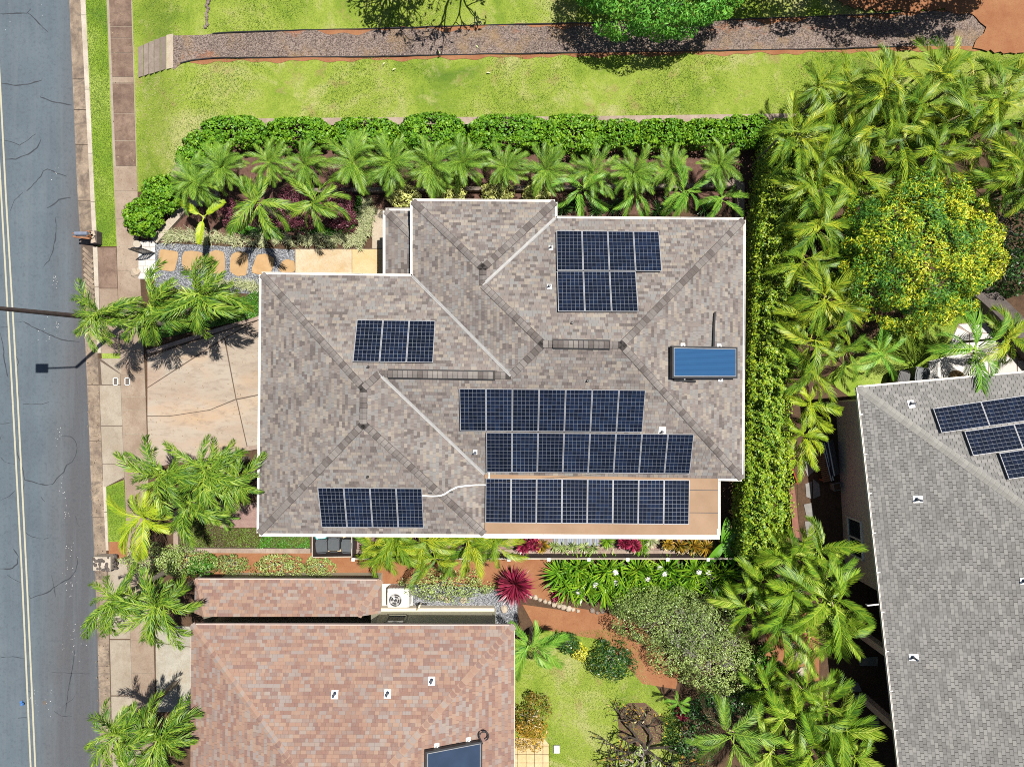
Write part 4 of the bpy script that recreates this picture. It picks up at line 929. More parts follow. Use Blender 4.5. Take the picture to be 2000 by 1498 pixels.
vent(pF, 719, 717, 'small dark vent pipe below the row of three panels', 0, .16, .03); vent(pS, 718, 931, 'small dark vent pipe above the row of four panels', 0, .16, .03)
vent(rN, 654, 1354, 'white flashed vent pipe on the terracotta roof, first of its trio', .26, .3, .04); vent(rN, 757, 1353, 'white flashed vent pipe on the terracotta roof, middle of its trio', .26, .3, .04); vent(rN, 843, 1328, 'white flashed vent pipe near the hip of the terracotta roof', .26, .3, .04)
vent(gN, 1779, 788, 'white flashed vent pipe near the top corner of the grey neighbouring roof', .26, .3, .04); vent(gW, 1791, 975, 'white flashed vent pipe midway down the grey neighbouring roof', .28, .34, .045); vent(gW, 1783, 1283, 'white flashed vent pipe low on the grey neighbouring roof', .28, .34, .045)
vent(gW, 2000, 1134, 'vent pipe cut by the frame edge on the grey neighbouring roof', .26, .34, .045)
cd = thing('conduit', pS.hit(826, 967, .07), 'white conduit snaking over the hip between the four panels and flat roof', 'conduit')
cb = MB(); pts = [pS.hit(824, 968, .07), pS.hit(845, 969, .07), pE.hit(860, 968, .09), pE.hit(868, 965, .08), pE.hit(880, 957, .07), pE.hit(893, 951, .07), pE.hit(910, 948.5, .07), pE.hit(930, 947, .07), pE.hit(943, 947, .09), pFl.hit(950, 947, .08)]
cb.tube(pts, .034, 7); cb.build('pipe', M['white'], cd)
for pl, x, y in ((pS, 840, 963), (pE, 882, 955), (pE, 881, 961), (pE, 918, 948)):
    sb = MB(); q = pl.hit(x, y, .03); sb.box(q, .16, .05, .06); sb.build('support', M['black'], cd)
c2 = MB(); c2.tube([pB.hit(955, 919, .05), pFl.hit(955, 930, .06), pFl.hit(955, 937, .06)], .03, 6); tag(c2.build('conduit_stub', M['white']), 'short white pipe joining the row of eight to the flat roof panels', 'conduit')

def collector_box(pl, TL, TR, BL, off, th, glass, label):
    a, b, c = pl.hit(*TL, off), pl.hit(*TR, off), pl.hit(*BL, off)
    X = (b - a).normalized(); Y = (a - c); Y = (Y - X * Y.dot(X)).normalized(); Nn = X.cross(Y); w = (b - a).length; h = (a - c).dot(Y); o = a - Y * h
    root = thing('solar_water_heater', o, label, 'solar water heater')
    root.matrix_basis = Matrix(((X.x, Y.x, Nn.x, o.x), (X.y, Y.y, Nn.y, o.y), (X.z, Y.z, Nn.z, o.z), (0, 0, 0, 1)))
    f = MB(); e = .07
    for cx, cy, sx, sy in ((w / 2, e / 2, w, e), (w / 2, h - e / 2, w, e), (e / 2, h / 2, e, h - 2 * e), (w - e / 2, h / 2, e, h - 2 * e)): f.box((cx, cy, -th / 2), sx, sy, th)
    f.box((w / 2, h / 2, -th + .02), w - 2 * e, h - 2 * e, .03); f.build('frame', M['black'], root, loc=(0, 0, 0))
    t = MB()
    for cx, cy, sx, sy in ((w / 2, e + .012, w - 2 * e, .024), (w / 2, h - e - .012, w - 2 * e, .024), (e + .012, h / 2, .024, h - 2 * e - .05), (w - e - .012, h / 2, .024, h - 2 * e - .05)): t.box((cx, cy, -.012), sx, sy, .03)
    t.build('glazing_trim', M['metal'], root, loc=(0, 0, 0))
    g = MB(); g.add([(e, e, -.02), (w - e, e, -.02), (w - e, h - e, -.02), (e, h - e, -.02)], [(0, 1, 2, 3)]); g.build('glazing', glass, root, loc=(0, 0, 0))
    for x, y in ((.22 * w, -.03), (.8 * w, -.03), (.22 * w, h + .03), (.78 * w, h + .03)):
        lg = MB(); lg.box((x, y, -off * .75), .05, .05, off * .5); lg.box((x, y, -off + .02), .2, .2, .02); lg.build('foot', M['white'], root, loc=(0, 0, 0))
    return root, w, h
hw, w_, h_h = collector_box(pX, (1313, 675.5), (1440.5, 678), (1313.5, 739), .30, .17, M['collector'], 'bright blue glazed solar water heater panel near the right eave')
pb = MB(); pb.tube([pX.hit(1394, 676, .12), pX.hit(1394.5, 640, .07), pX.hit(1396, 612, .07), pX.hit(1396, 611, -.02)], .045, 8); pb.build('pipe', M['black'], hw)
pb = MB(); pb.tube([pX.hit(1316, 741, .1), pX.hit(1335, 743, .08), pX.hit(1358, 745, .07)], .045, 8); pb.build('pipe', M['black'], hw)
hw2, _, _ = collector_box(rE, (831, 1468), (942, 1447), (831, 1560), .26, .15, M['collector_dark'], 'dark slate solar water heater panel on the terracotta roof')
cx_, cy_ = 945, 1437
pb = MB(); pb.tube([rE.hit(942, 1452, .2)] + [rE.hit(cx_ + 9 * math.cos(a), cy_ - 9 * math.sin(a), .22) for a in [math.radians(200 - 30 * k) for k in range(10)]], .035, 7); pb.build('hose', M['black'], hw2)

# ------------------------------------------------------------------ street furniture and yard things
lp = thing('street_lamp', W(250, 627, 0), 'tall dark street lamp leaning out over the road behind the palms', 'street lamp')
b = MB(); base = W(250, 627, 0); tip = base + Vector((-.05, -.30, 8.5))
b.tube([base, base.lerp(tip, .5), tip], [.115, .095, .07], 10); b.build('pole', M['wood_dark'], lp)
b = MB(); arm = tip + Vector((-1.3, -.03, .12)); b.tube([tip, tip + Vector((-.4, 0, .08)), arm], .04, 7); b.build('arm', M['dark_metal'], lp)
b = MB(); b.box(arm + Vector((-.25, 0, 0)), .55, .40, .13); b.build('lamp_head', M['dark_metal'], lp); b = MB(); b.tube([base - Vector((0, 0, .05)), base + Vector((0, 0, .1))], [.2, .17], 8); b.build('base', M['curb'], lp)

mb = thing('mailbox', W(194, 467, 0), 'grey metal mailbox on timber arms over a low stone pillar', 'mailbox')
p = W(194, 467, 0)
b = MB(); b.box(p + Vector((0, 0, .22)), .30, .56, .44); b.build('pillar', M['rock'], mb)
for dx, dy in ((-.02, .14), (.0, -.16), (-.08, 0)): b = MB(); b.box(p + Vector((dx, dy, .46)), .2, .22, .05, .3); b.build('capstone', M['pale_rock'], mb)
for dy in (.11, -.12): b = MB(); b.box(p + Vector((-.42, dy + .05, .62)), .75, .07, .09, dy); b.build('arm', M['wood'], mb)
b = MB(); b.box(p + Vector((-.1, 0, .5)), .1, .1, .5); b.build('post', M['wood'], mb)
b = MB(); prof = [(-.09, 0), (.09, 0), (.09, .10), (.065, .155), (0, .18), (-.065, .155), (-.09, .10)]; o_ = p + Vector((-.32, .08, .68)); n = len(prof)
b.add([o_ + Vector((x, y, z)) for x in (-.30, .26) for y, z in prof], [tuple(range(n)), tuple(range(2 * n - 1, n - 1, -1))] + [(i, n + i, n + (i + 1) % n, (i + 1) % n) for i in range(n)]); b.build('box', M['grey_blue'], mb)

gt_ = thing('iron_gate', W(292, 496, 0), 'open dark wrought iron gate over the white paving', 'gate')
g0_, g1_ = W(281, 497, 0), W(303, 495, 0)
for e in (g0_, g1_): b = MB(); b.tube([e, e + Vector((0, 0, 1.25))], .03, 6); b.build('stile', M['dark_metal'], gt_)
for z, arch in ((.15, 0), (1.1, .28)):
    b = MB(); b.tube([g0_.lerp(g1_, t) + Vector((0, 0, z + arch * math.sin(math.pi * t))) for t in [i / 8 for i in range(9)]], .028, 6); b.build('rail', M['dark_metal'], gt_)
for k in range(1, 6): b = MB(); t = k / 6; q = g0_.lerp(g1_, t); b.tube([q + Vector((0, 0, .15)), q + Vector((0, 0, 1.1 + .28 * math.sin(math.pi * t)))], .017, 5); b.build('bar', M['dark_metal'], gt_)
def rocks(root, spots, mat, r0, r1, name='stone', zz=0.0, flat=.75):
    for x, y in spots:
        r = random.uniform(r0, r1); c = W(x, y, zz) + Vector((0, 0, r * flat * .4)); b = rock_mb(r, flat); b.build(name, mat, root, loc=c - world_m(root).translation, smooth_=False)
def rock_mb(r, flat=.75, seg=7, rings=4):
    b = MB(); vs = [Vector((0, 0, r * flat))]; ph = random.random() * 6
    for i in range(1, rings):
        th = math.pi * .72 * i / (rings - 1)
        for k in range(seg):
            a = 2 * math.pi * k / seg + ph; q = r * random.uniform(.8, 1.2); vs.append(Vector((q * math.sin(th) * math.cos(a), q * math.sin(th) * math.sin(a), q * math.cos(th) * flat)))
    fs = [(0, 1 + k, 1 + (k + 1) % seg) for k in range(seg)]
    for i in range(rings - 2):
        for k in range(seg): a = 1 + i * seg; fs.append((a + k, a + seg + k, a + seg + (k + 1) % seg, a + (k + 1) % seg))
    return b.add(vs, fs, random.random())
gp_ = thing('gate_pillar', W(267, 477, 0), 'low tan stone pillar stub beside the open gate', 'pillar'); b = MB(); b.tube([W(267, 477, 0), W(267, 477, .3)], [.17, .15], 12); b.build('shaft', M['flagstone'], gp_); b = MB(); b.tube([W(267, 477, .3), W(267, 477, .34)], [.17, .16], 12); b.build('capstone', M['curb'], gp_)
b = MB(); rk = rock_mb(.24); tag(rk.build('garden_stone', M['pale_rock'], loc=W(264, 533, .03)), 'pale rock at the sidewalk edge below the white paving', 'stone')
b = MB(); rk = rock_mb(.24); tag(rk.build('garden_stone', M['pale_rock'], loc=W(283, 921, .05)), 'pale rock where the driveway kerb meets the sidewalk', 'stone')
rp = thing('rock_pillar', W(212, 1094, 0), 'lava rock pillar base on red dirt beside the gutter', 'pillar')
b = MB(); b.box(W(214, 1094, 0) + Vector((0, 0, .3)), .78, .60, .6); b.build('mortar', M['curb'], rp)
for _ in range(46): 
    x, y = random.uniform(-.38, .40), random.uniform(-.31, .31); q = W(214, 1094, 0) + Vector((x, y, .58 if random.random() < .6 else random.uniform(.15, .5)))
    if q.z < .57:
        q.x = W(214, 1094, 0).x + random.choice((-.4, .4)); 
    rock_mb(random.uniform(.06, .11), .6).build('stone', M['rock'], rp, loc=q - world_m(rp).translation)
# bins in their enclosure
def bin_(px, py, label, mat, z=1.0, rz=0.0, s=1.0):
    root = thing('wheelie_bin', W(px, py, z) - Vector((0, 0, z)), label, 'bin', 'wheelie bins', rz)
    b = MB(); b.box((0, 0, .45), .40 * s, .46 * s, .86, taper=1.22); b.build('body', mat, root, loc=(0, 0, 0))
    out = [(-.23, -.24), (-.255, -.1), (-.255, .16), (-.20, .27), (-.1, .30), (.1, .30), (.20, .27), (.255, .16), (.255, -.1), (.23, -.24)]
    b = MB(); b.prism([(x * s, y * s) for x, y in out], .89, .95, bottom=True); b.prism([(x * s * .84, y * s * .84) for x, y in out], .94, .985); b.build('lid', mat, root, loc=(0, 0, 0))
    for k in range(5): b = MB(); b.box((-.14 + .07 * k, .02, .988), .018, .34, .012); b.build('lid_rib', mat, root, loc=(0, 0, 0))
    b = MB(); b.tube([(-.2, -.24, .9), (-.17, -.32, .93), (.17, -.32, .93), (.2, -.24, .9)], .02, 6); b.build('handle', mat, root, loc=(0, 0, 0))
    for x in (-.2, .2): b = MB(); b.tube([(x - .03, -.22, .1), (x + .03, -.22, .1)], .1, 10); b.build('wheel', M['black'], root, loc=(0, 0, 0))
bin_(627, 1067, 'dark grey wheelie bin, first of three from the enclosure end near the hedge', M['bin'], rz=.05); bin_(651, 1064, 'dark grey wheelie bin standing in the middle of three', M['bin'], rz=.0); bin_(677, 1067, 'dark grey wheelie bin beside the far partition, last of three', M['bin'], rz=-.04)
bin_(1767, 738, 'black wheelie bin in palm shade at the grey roof edge', M['black'], rz=2.9); bin_(1803, 733, 'black lidded bin catching a bluish glint at the grey roof edge', M['bin'], rz=3.0, s=1.25)
sheet('bin_pad', [(609, 1035), (690, 1035), (690, 1086), (609, 1086)], .014, M['tile'])
en = thing('bin_enclosure', W(648, 1086, 0), 'low dark partition with pale cap around the three bins', 'fence')
for (x0, y0), (x1, y1) in (((610, 1036), (610, 1088)), ((610, 1088), (688, 1087)), ((687, 1036), (687, 1087))):
    p, q = W(x0, y0, .95), W(x1, y1, .95); d = (q - p).normalized(); n_ = Vector((-d.y, d.x, 0)) * .02
    b = MB(); b.prism([p - n_, q - n_, q + n_, p + n_], 0, .93); b.build('panel', M['wood_dark'], en); n2 = n_ * 1.0
    b = MB(); b.prism([p - n2, q - n2, q + n2, p + n2], .93, .96, bottom=True); b.build('cap', M['curb'], en)
b = MB(); b.tube([W(627, 1046, .0), W(627, 1046, .5)], [.19, .24], 12); b.tube([W(627, 1046, .5), W(627, 1046, .53)], [.26, .22], 12); tag(b.build('bucket', M['teal']), 'teal plastic tub behind the first of the three bins', 'tub')
# long dark fence
fe = thing('garden_fence', W(1060, 1086, 0), 'long low dark board fence with pale capped posts below the lanai', 'fence')
px_ = [690, 762, 838, 915, 994, 1072, 1150, 1226, 1304, 1383, 1482]; FZ = .95
for k, x in enumerate(px_):
    c = W(x, 1091, FZ); b = MB(); b.box((c.x, c.y - .03, FZ / 2), .11, .11, FZ + .02); b.build('post', M['wood_dark'], fe); b = MB(); b.box((c.x, c.y - .03, FZ + .025), .14, .14, .03); b.build('post_cap', M['white'], fe)
    if k:
        p, q = W(px_[k - 1], 1091, FZ) + Vector((.06, 0, 0)), c - Vector((.06, 0, 0))
        for j in range(3): b = MB(); b.prism([p + Vector((0, -.02, 0)), q + Vector((0, -.02, 0)), q + Vector((0, .02, 0)), p + Vector((0, .02, 0))], .05 + j * .295, .335 + j * .295, bottom=True); b.build('board', M['wood_dark'], fe)
        b = MB(); b.prism([p + Vector((0, -.03, 0)), q + Vector((0, -.03, 0)), q + Vector((0, .03, 0)), p + Vector((0, .03, 0))], .94, .965, bottom=True); b.build('top_rail', M['curb'], fe)
wall('fence_footing', [(690, 1077), (1460, 1079)], 9, .1, M['garden_wall'], 'tan concrete footing running along the inner side of the dark fence', 'kerb', blk=3)
wall('planter_wall', [(343, 1000), (343, 1075), (606, 1076)], 9, .3, M['garden_wall'], 'grey concrete planter wall around the dry ground cover strip', blk=2.2)
# air conditioner
ac = thing('air_conditioner', W(776, 1168, 0), 'white outdoor air conditioner with round fan grille beside the terracotta roof', 'air conditioner')
za = .85; c = W(778, 1168, za); b = MB(); sx, sy = .96, .80
b.box((c.x, c.y, .42), sx, sy, .80); b.build('casing', M['ac'], ac)
lidb = MB(); R_ = .30; fc = W(772, 1172, za); seg = 24
ring = [(fc.x + R_ * math.cos(2 * math.pi * k / seg), fc.y + R_ * math.sin(2 * math.pi * k / seg)) for k in range(seg)]
sq = []
for x, y in ring:
    dx, dy = x - fc.x, y - fc.y; t = min(((sx / 2 - (fc.x - c.x) * (1 if dx > 0 else -1)) / abs(dx)) if abs(dx) > 1e-6 else 9e9, ((sy / 2 - (fc.y - c.y) * (1 if dy > 0 else -1)) / abs(dy)) if abs(dy) > 1e-6 else 9e9); sq.append((fc.x + dx * t, fc.y + dy * t))
lidb.add([Vector((x, y, za)) for x, y in ring] + [Vector((x, y, za)) for x, y in sq] + [Vector((x, y, za - .025)) for x, y in ring] + [Vector((x, y, za - .03)) for x, y in sq],
         [(k, seg + k, seg + (k + 1) % seg, (k + 1) % seg) for k in range(seg)] + [(k, (k + 1) % seg, 2 * seg + (k + 1) % seg, 2 * seg + k) for k in range(seg)] + [(seg + k, 3 * seg + k, 3 * seg + (k + 1) % seg, seg + (k + 1) % seg) for k in range(seg)])
lidb.build('top_plate', M['ac'], ac)
b = MB(); b.tube([(fc.x, fc.y, za - .026), (fc.x, fc.y, za - .024)], R_, 24); b.build('fan_well', M['black'], ac)
for k in range(4):
    a = k * 1.57 + .4; b = MB(); P = [Vector((fc.x + r * math.cos(a + da), fc.y + r * math.sin(a + da), za - .018 + .01 * da)) for r, da in ((.05, -.3), (.27, -.2), (.27, .35), (.06, .4))]; b.add(P, [(0, 1, 2, 3)]); b.build('fan_blade', M['metal'], ac)
for rr in (.1, .2, .285): b = MB(); b.tube([(fc.x + rr * math.cos(q * math.pi / 12), fc.y + rr * math.sin(q * math.pi / 12), za + .012) for q in range(25)], .008, 4, cap=False); b.build('grille_ring', M['white'], ac)
for k in range(6): b = MB(); b.box((c.x - .36 + k * .145, c.y + sy / 2 + .012, .45), .12, .02, .62); b.build('fin_panel', M['metal'], ac)
slab('ac_pad', [(745, 1140), (806, 1140), (806, 1192), (745, 1192)], 0, .05, M['marble'], kind='structure')
ps = thing('pipe_stand', W(818, 1185, 0), 'cream pipe and bracket on the wall ledge beside the air conditioner', 'pipe')
b = MB(); b.tube([W(814, 1191, .45), W(818, 1186, .7), W(820, 1182, .7), W(822, 1178, .4)], .035, 7); b.build('pipe', M['cream'], ps); b = MB(); b.tube([W(812, 1180, .3), W(834, 1180, .3)], .03, 6); b.build('bracket', M['dark_metal'], ps)
for x, y, r, lab in ((860, 1166, .16, 'pale round stone at the foot of the grey shrub on the side gravel'), (874, 1170, .17, 'pale round stone in the middle of the side gravel'), (905, 1172, .17, 'pale knobbly stone beside the areca fronds on the side gravel'), (985, 1190, .18, 'pale round stone at the gravel end by the red ti plant')):
    tag(rock_mb(r, .55).build('garden_stone', M['pale_rock'], loc=W(x, y, .05)), lab, 'stone', 'round stones on the side gravel')
se = thing('stone_edging', W(1075, 1178, 0), 'curving row of pale rounded stones edging the red dirt path', 'edging')
rocks(se, [(1018 + 9.2 * k, 1158 + 3.1 * k - .006 * k * k * 4 + random.uniform(-1.5, 1.5)) for k in range(13)], M['pale_rock'], .10, .15)
se3 = thing('stone_edging', W(400, 25, LH), 'ragged line of small brown stones crossing the upper lawn', 'edging')
rocks(se3, [(406 - .3 * k + random.uniform(-2, 2), 2 + 5.2 * k) for k in range(11)], M['steps'], .06, .12, zz=LH + .03)
se2 = thing('stone_edging', W(1240, 1235, 0), 'short row of grey stones edging the shrub bed by small red plant', 'edging')
rocks(se2, [(1228, 1222), (1233, 1229), (1237, 1236), (1243, 1241), (1248, 1247), (1156, 1192), (1166, 1196), (1176, 1193)], M['steps'], .09, .14)
for x, y, r, lab in ((1560, 1284, .34, 'large pale boulder among the palms beside red dirt'), (1566, 1311, .24, 'smaller pale boulder just below the large one'), (1548, 1262, .18, 'small tan stone above the large boulder'), (1571, 1268, .18, 'small pale stone beside palm fronds above the boulder')):
    tag(rock_mb(r, .6, 9, 5).build('boulder', M['pale_rock'], loc=W(x, y, .05)), lab, 'boulder', 'boulders among the palms')
tag(rock_mb(.3, 1.0, 9, 5).build('boulder', M['flagstone'], loc=W(1868, 734, .1)), 'brown boulder on the white patio at the grey roof edge', 'boulder')
ub = thing('utility_box', W(1087, 1461, 0), 'small pale square utility box set in the back lawn', 'utility box'); b = MB(); b.box(W(1087, 1461, 0) + Vector((0, 0, .04)), .28, .36, .1); b.build('casing', M['metal'], ub); b = MB(); b.box(W(1087, 1461, 0) + Vector((0, 0, .1)), .24, .32, .03); b.build('lid', M['ac'], ub)
# shaded side yard of the grey neighbour
be = thing('slatted_bench', W(1602, 905, 0), 'long slatted brown bench in the shade beside the taupe wall', 'bench')
p, q = W(1592, 868, .45), W(1610, 942, .45); d = (q - p); L = d.length; d.normalize(); n_ = Vector((-d.y, d.x, 0)); n_ = n_ if n_.x > 0 else -n_
for k in range(20): c = p + d * (L * (k + .5) / 20) + n_ * .13; b = MB(); b.box(c, .34, L / 20 * .62, .03, math.atan2(n_.y, n_.x)); b.build('slat', M['wood'], be)
for o in (.31, .40): b = MB(); b.tube([p + n_ * o + Vector((0, 0, .05)), q + n_ * o + Vector((0, 0, .05))], .03, 6); b.build('rail', M['metal'], be)
for t in (.05, .95):
    for o in (0, .28): c = p + d * (L * t) + n_ * o; b = MB(); b.box((c.x, c.y, .21), .06, .06, .42); b.build('leg', M['wood'], be)
cbn = thing('storage_box', W(1622, 890, 0), 'long dark storage box with grey rail against the taupe wall', 'box')
p, q = W(1612, 862, .6), W(1625, 930, .6); n2 = n_
b = MB(); b.prism([p + n2 * .02, q + n2 * .02, q + n2 * .36, p + n2 * .36], 0, .58); b.build('body', M['glass'], cbn); b = MB(); b.tube([p + n2 * .1 + Vector((0, 0, .03)), q + n2 * .1 + Vector((0, 0, .03))], .035, 6); b.build('rail', M['metal'], cbn)
pt = thing('planter_pot', W(1627, 948, 0), 'square grey planter pot at the end of the slatted bench', 'pot'); c = W(1627, 948, 0)
b = MB(); b.box(c + Vector((0, 0, .2)), .3, .3, .4, .2, taper=1.15); b.build('body', M['grey_paver'], pt); b = MB(); b.box(c + Vector((0, 0, .405)), .28, .28, .02, .2); b.build('soil_fill', M['soil'], pt)
rk_ = thing('red_board', W(1549, 925, 0), 'bright red plastic board leaning at the hedge foot', 'board'); p, q = W(1543, 905, .75), W(1558, 946, .75)
b = MB(); b.add([p, q, q + Vector((.28, 0, -.72)), p + Vector((.24, 0, -.72))] + [v + Vector((.03, 0, .02)) for v in (p, q, q + Vector((.28, 0, -.72)), p + Vector((.24, 0, -.72)))], [(3, 2, 1, 0), (4, 5, 6, 7), (0, 1, 5, 4), (1, 2, 6, 5), (2, 3, 7, 6), (3, 0, 4, 7)]); b.build('sheet_panel', M['red_paint'], rk_)
wall('boundary_wall', [(1546, 950), (1556, 1050)], 12, .7, M['brick_red'], 'low red-brown wall at the foot of the long hedge', blk=1.5)
wall('rock_wall', [(1905, 555), (1950, 595), (2010, 655), (2100, 760)], 34, 1.0, M['rock'], 'dark lava rock wall slanting beside the small side lawn', blk=.7)
# ------------------------------------------------------------------ foliage builders
def unit(a): return a / np.maximum(np.linalg.norm(a, axis=1, keepdims=True), 1e-9)
def leaf_mesh(name, P, N, L, Wd, tone, curl=.25, D=None):
    """One folded diamond per leaf: P base points, N facing directions."""
    n = len(P); N = unit(N)
    if D is None: D = RNG.normal(size=(n, 3))
    D = unit(D - N * np.sum(D * N, 1, keepdims=True)); S = np.cross(D, N)
    L = np.broadcast_to(np.asarray(L, float), (n,))[:, None]; Wd = np.broadcast_to(np.asarray(Wd, float), (n,))[:, None]
    v0 = P - D * L * .5; v1 = P + S * Wd * .5 - D * L * .04 + N * L * .06; v3 = P - S * Wd * .5 - D * L * .04 + N * L * .06; v2 = P + D * L * .5 - N * L * curl
    V_ = np.stack([v0, v1, v2, v3], 1).reshape(-1, 3); q = np.arange(4 * n).reshape(n, 4)
    return np_mesh(name, V_, quads=q, tone=tone)
def dome(n, R, lumps=9, zmin=-.2, depth=.35, amp=.24, sharp=.10):
    # leaf rosettes: cluster centres spread over the crown, leaves on the outer half of each cluster
    K = max(6, int(lumps)); i = np.arange(K) + .5; zz = 1 - i / K * (1 - zmin); ph = i * 2.39996 + RNG.random() * 6; rr = np.sqrt(np.maximum(0, 1 - zz * zz))
    cd = unit(np.stack([rr * np.cos(ph), rr * np.sin(ph), zz], 1) + RNG.normal(size=(K, 3)) * .5 / math.sqrt(K)); cr = 1.0 + amp * RNG.uniform(-.6, .3, K); rc = 1.75 / math.sqrt(K) * RNG.uniform(.75, 1.3, K)
    k = RNG.integers(0, K, n); u = unit(RNG.normal(size=(n, 3))); s = np.sum(u * cd[k], 1); u = np.where((s < -.1)[:, None], u - 2 * s[:, None] * cd[k], u)
    P = cd[k] * cr[k][:, None] * .93 + u * rc[k][:, None] * (1 - depth * RNG.random(n) ** 2)[:, None] * .9
    lt = RNG.random(K)[k]; N = unit(u * .9 + cd[k] * .6); m = RNG.random(n) < .28; g = unit(RNG.normal(size=(n, 3))); g[:, 2] = np.where(g[:, 2] < zmin, -g[:, 2], g[:, 2])
    P = np.where(m[:, None], g * RNG.uniform(.62, .86, n)[:, None], P); N = np.where(m[:, None], g, N)
    return P * np.asarray(R), N / np.asarray(R), lt
def stems_mb(base, R, h, n, r=.03, rough=None):
    b = MB()
    for k in range(n):
        a = 2 * math.pi * k / n + random.random(); e = base + Vector((math.cos(a) * R[0] * .6, math.sin(a) * R[1] * .6, h * random.uniform(.6, .85)))
        b.tube([base + Vector((math.cos(a) * .05, math.sin(a) * .05, -.05)), base.lerp(e, .5) + Vector((random.uniform(-.1, .1), random.uniform(-.1, .1), h * .12)), e], [r, r * .75, r * .4], 5)
    return b
def bush(name, label, cat, px, py, rx, ry, h, n, leaf, mat, group=None, z0=0.0, lumps=9, depth=.35, amp=.24, wid=.55, stems=4, tone=None, branchmat='branch', zc=.45, jit=.55, sharp=.10, box=0):
    zc_ = z0 + h * zc; k = (H - zc_) / FPX; c = W(px, py, zc_); R = (rx * k, ry * k, h * (1 - zc))
    root = thing(name, Vector((c.x, c.y, z0)), label, cat, group)
    n = int(n * 1.5); P, N, lt = dome(n, R, lumps, -.35, depth, amp, sharp)
    if box: q = P / np.asarray(R); P = np.sign(q) * np.abs(q) ** box * np.asarray(R) * .9
    P = P + np.array([c.x, c.y, zc_]); N = unit(N) + RNG.normal(size=(n, 3)) * jit
    N[:, 2] = np.abs(N[:, 2]) * .8 + .12
    n_ = n; L = leaf * RNG.uniform(.7, 1.35, n); t = np.clip(.25 + .5 * RNG.random(n) + .28 * (lt - .5), 0, 1) if tone is None else tone(P, n)
    me = leaf_mesh(name + '_leaves', P, N, L, L * wid, t); link('foliage', me, M[mat], root)
    if stems: stems_mb(Vector((c.x, c.y, z0)), R, zc_ - z0 + R[2] * .5, stems, .02 + .012 * h).build('stem', M[branchmat], root)
    return root

def frond_mesh(name, L=1.0, n=26, wl=.25, lw=.022, droop=.9, vee=.25, sweep=.9, rnd=.15, curl=0.0, ldroop=.35, stalk=.12, plume=False, prof=.55, rk=.012, tip=.25):
    V_, Q, T, tone = [], [], [], []
    pos = Vector((0, 0, 0)); pts = []; N_ = 40
    for i in range(N_ + 1):
        t = i / N_; phi = -droop * t ** 1.35; psi = curl * t * t
        d = Vector((math.cos(phi) * math.cos(psi), math.cos(phi) * math.sin(psi), math.sin(phi))); pts.append((pos.copy(), d)); pos = pos + d * (L / N_)
    def at(t):
        f = t * N_; i = min(int(f), N_ - 1); return pts[i][0].lerp(pts[i + 1][0], f - i), pts[i][1]
    for k in range(10):                      # midrib
        (a, da), (b_, db) = at(k / 10), at((k + 1) / 10); r0, r1 = rk * L * (1 - .09 * k), rk * L * (1 - .09 * (k + 1))
        s0 = Vector((-da.y, da.x, 0)).normalized(); s1 = Vector((-db.y, db.x, 0)).normalized(); up = Vector((0, 0, 1)); i0 = len(V_)
        V_ += [a - s0 * r0, a + up * r0 * 1.2, a + s0 * r0, b_ - s1 * r1, b_ + up * r1 * 1.2, b_ + s1 * r1]; Q += [(i0, i0 + 1, i0 + 4, i0 + 3), (i0 + 1, i0 + 2, i0 + 5, i0 + 4)]; tone += [.85, .85]
    tq = []
    for k in range(n):
        t = stalk + (1 - stalk) * (k + .5) / n; p, T_ = at(t); S = Vector((-T_.y, T_.x, 0)).normalized(); U = T_.cross(S) * -1
        if U.z < 0: U = -U
        s_ = (t - stalk) / (1 - stalk); pr = max(.12, math.sin(math.pi * (.10 + .90 * s_)) ** prof); pr = max(pr, tip) if s_ > .6 else pr
        for sd in (-1, 1):
            sw = sweep * (1 - .45 * s_) + random.uniform(-rnd, rnd); ve = vee + (random.uniform(-.9, .9) if plume else random.uniform(-rnd, rnd))
            d = (T_ * math.cos(sw) + S * sd * math.sin(sw)); d = (d * math.cos(ve) + U * math.sin(ve)).normalized(); l = wl * L * pr * random.uniform(.85, 1.12)
            wv = (T_ - d * T_.dot(d)).normalized() * lw * L; mid = p + d * l * .5; e = p + d * l * .97 - Vector((0, 0, 1)) * (ldroop * l * random.uniform(.6, 1.4)) + T_ * (.12 * l)
            mid = mid - Vector((0, 0, 1)) * ldroop * l * .18; i0 = len(V_)
            V_ += [p - wv * .45, p + wv * .45, mid - wv, mid + wv, e]; Q.append((i0, i0 + 1, i0 + 3, i0 + 2)); T.append((i0 + 2, i0 + 3, i0 + 4)); tt = random.random(); tone.append(tt); tq.append(tt)
    return np_mesh(name, [tuple(v) for v in V_], quads=Q, tris=T, tone=tone + tq)
def fset(count, mat, **kw):
    out = []
    for i in range(count):
        k = {a: (random.uniform(*b) if isinstance(b, tuple) else b) for a, b in kw.items()}
        me = frond_mesh('frond', **k); me.materials.append(M[mat]); out.append(me)
    return out
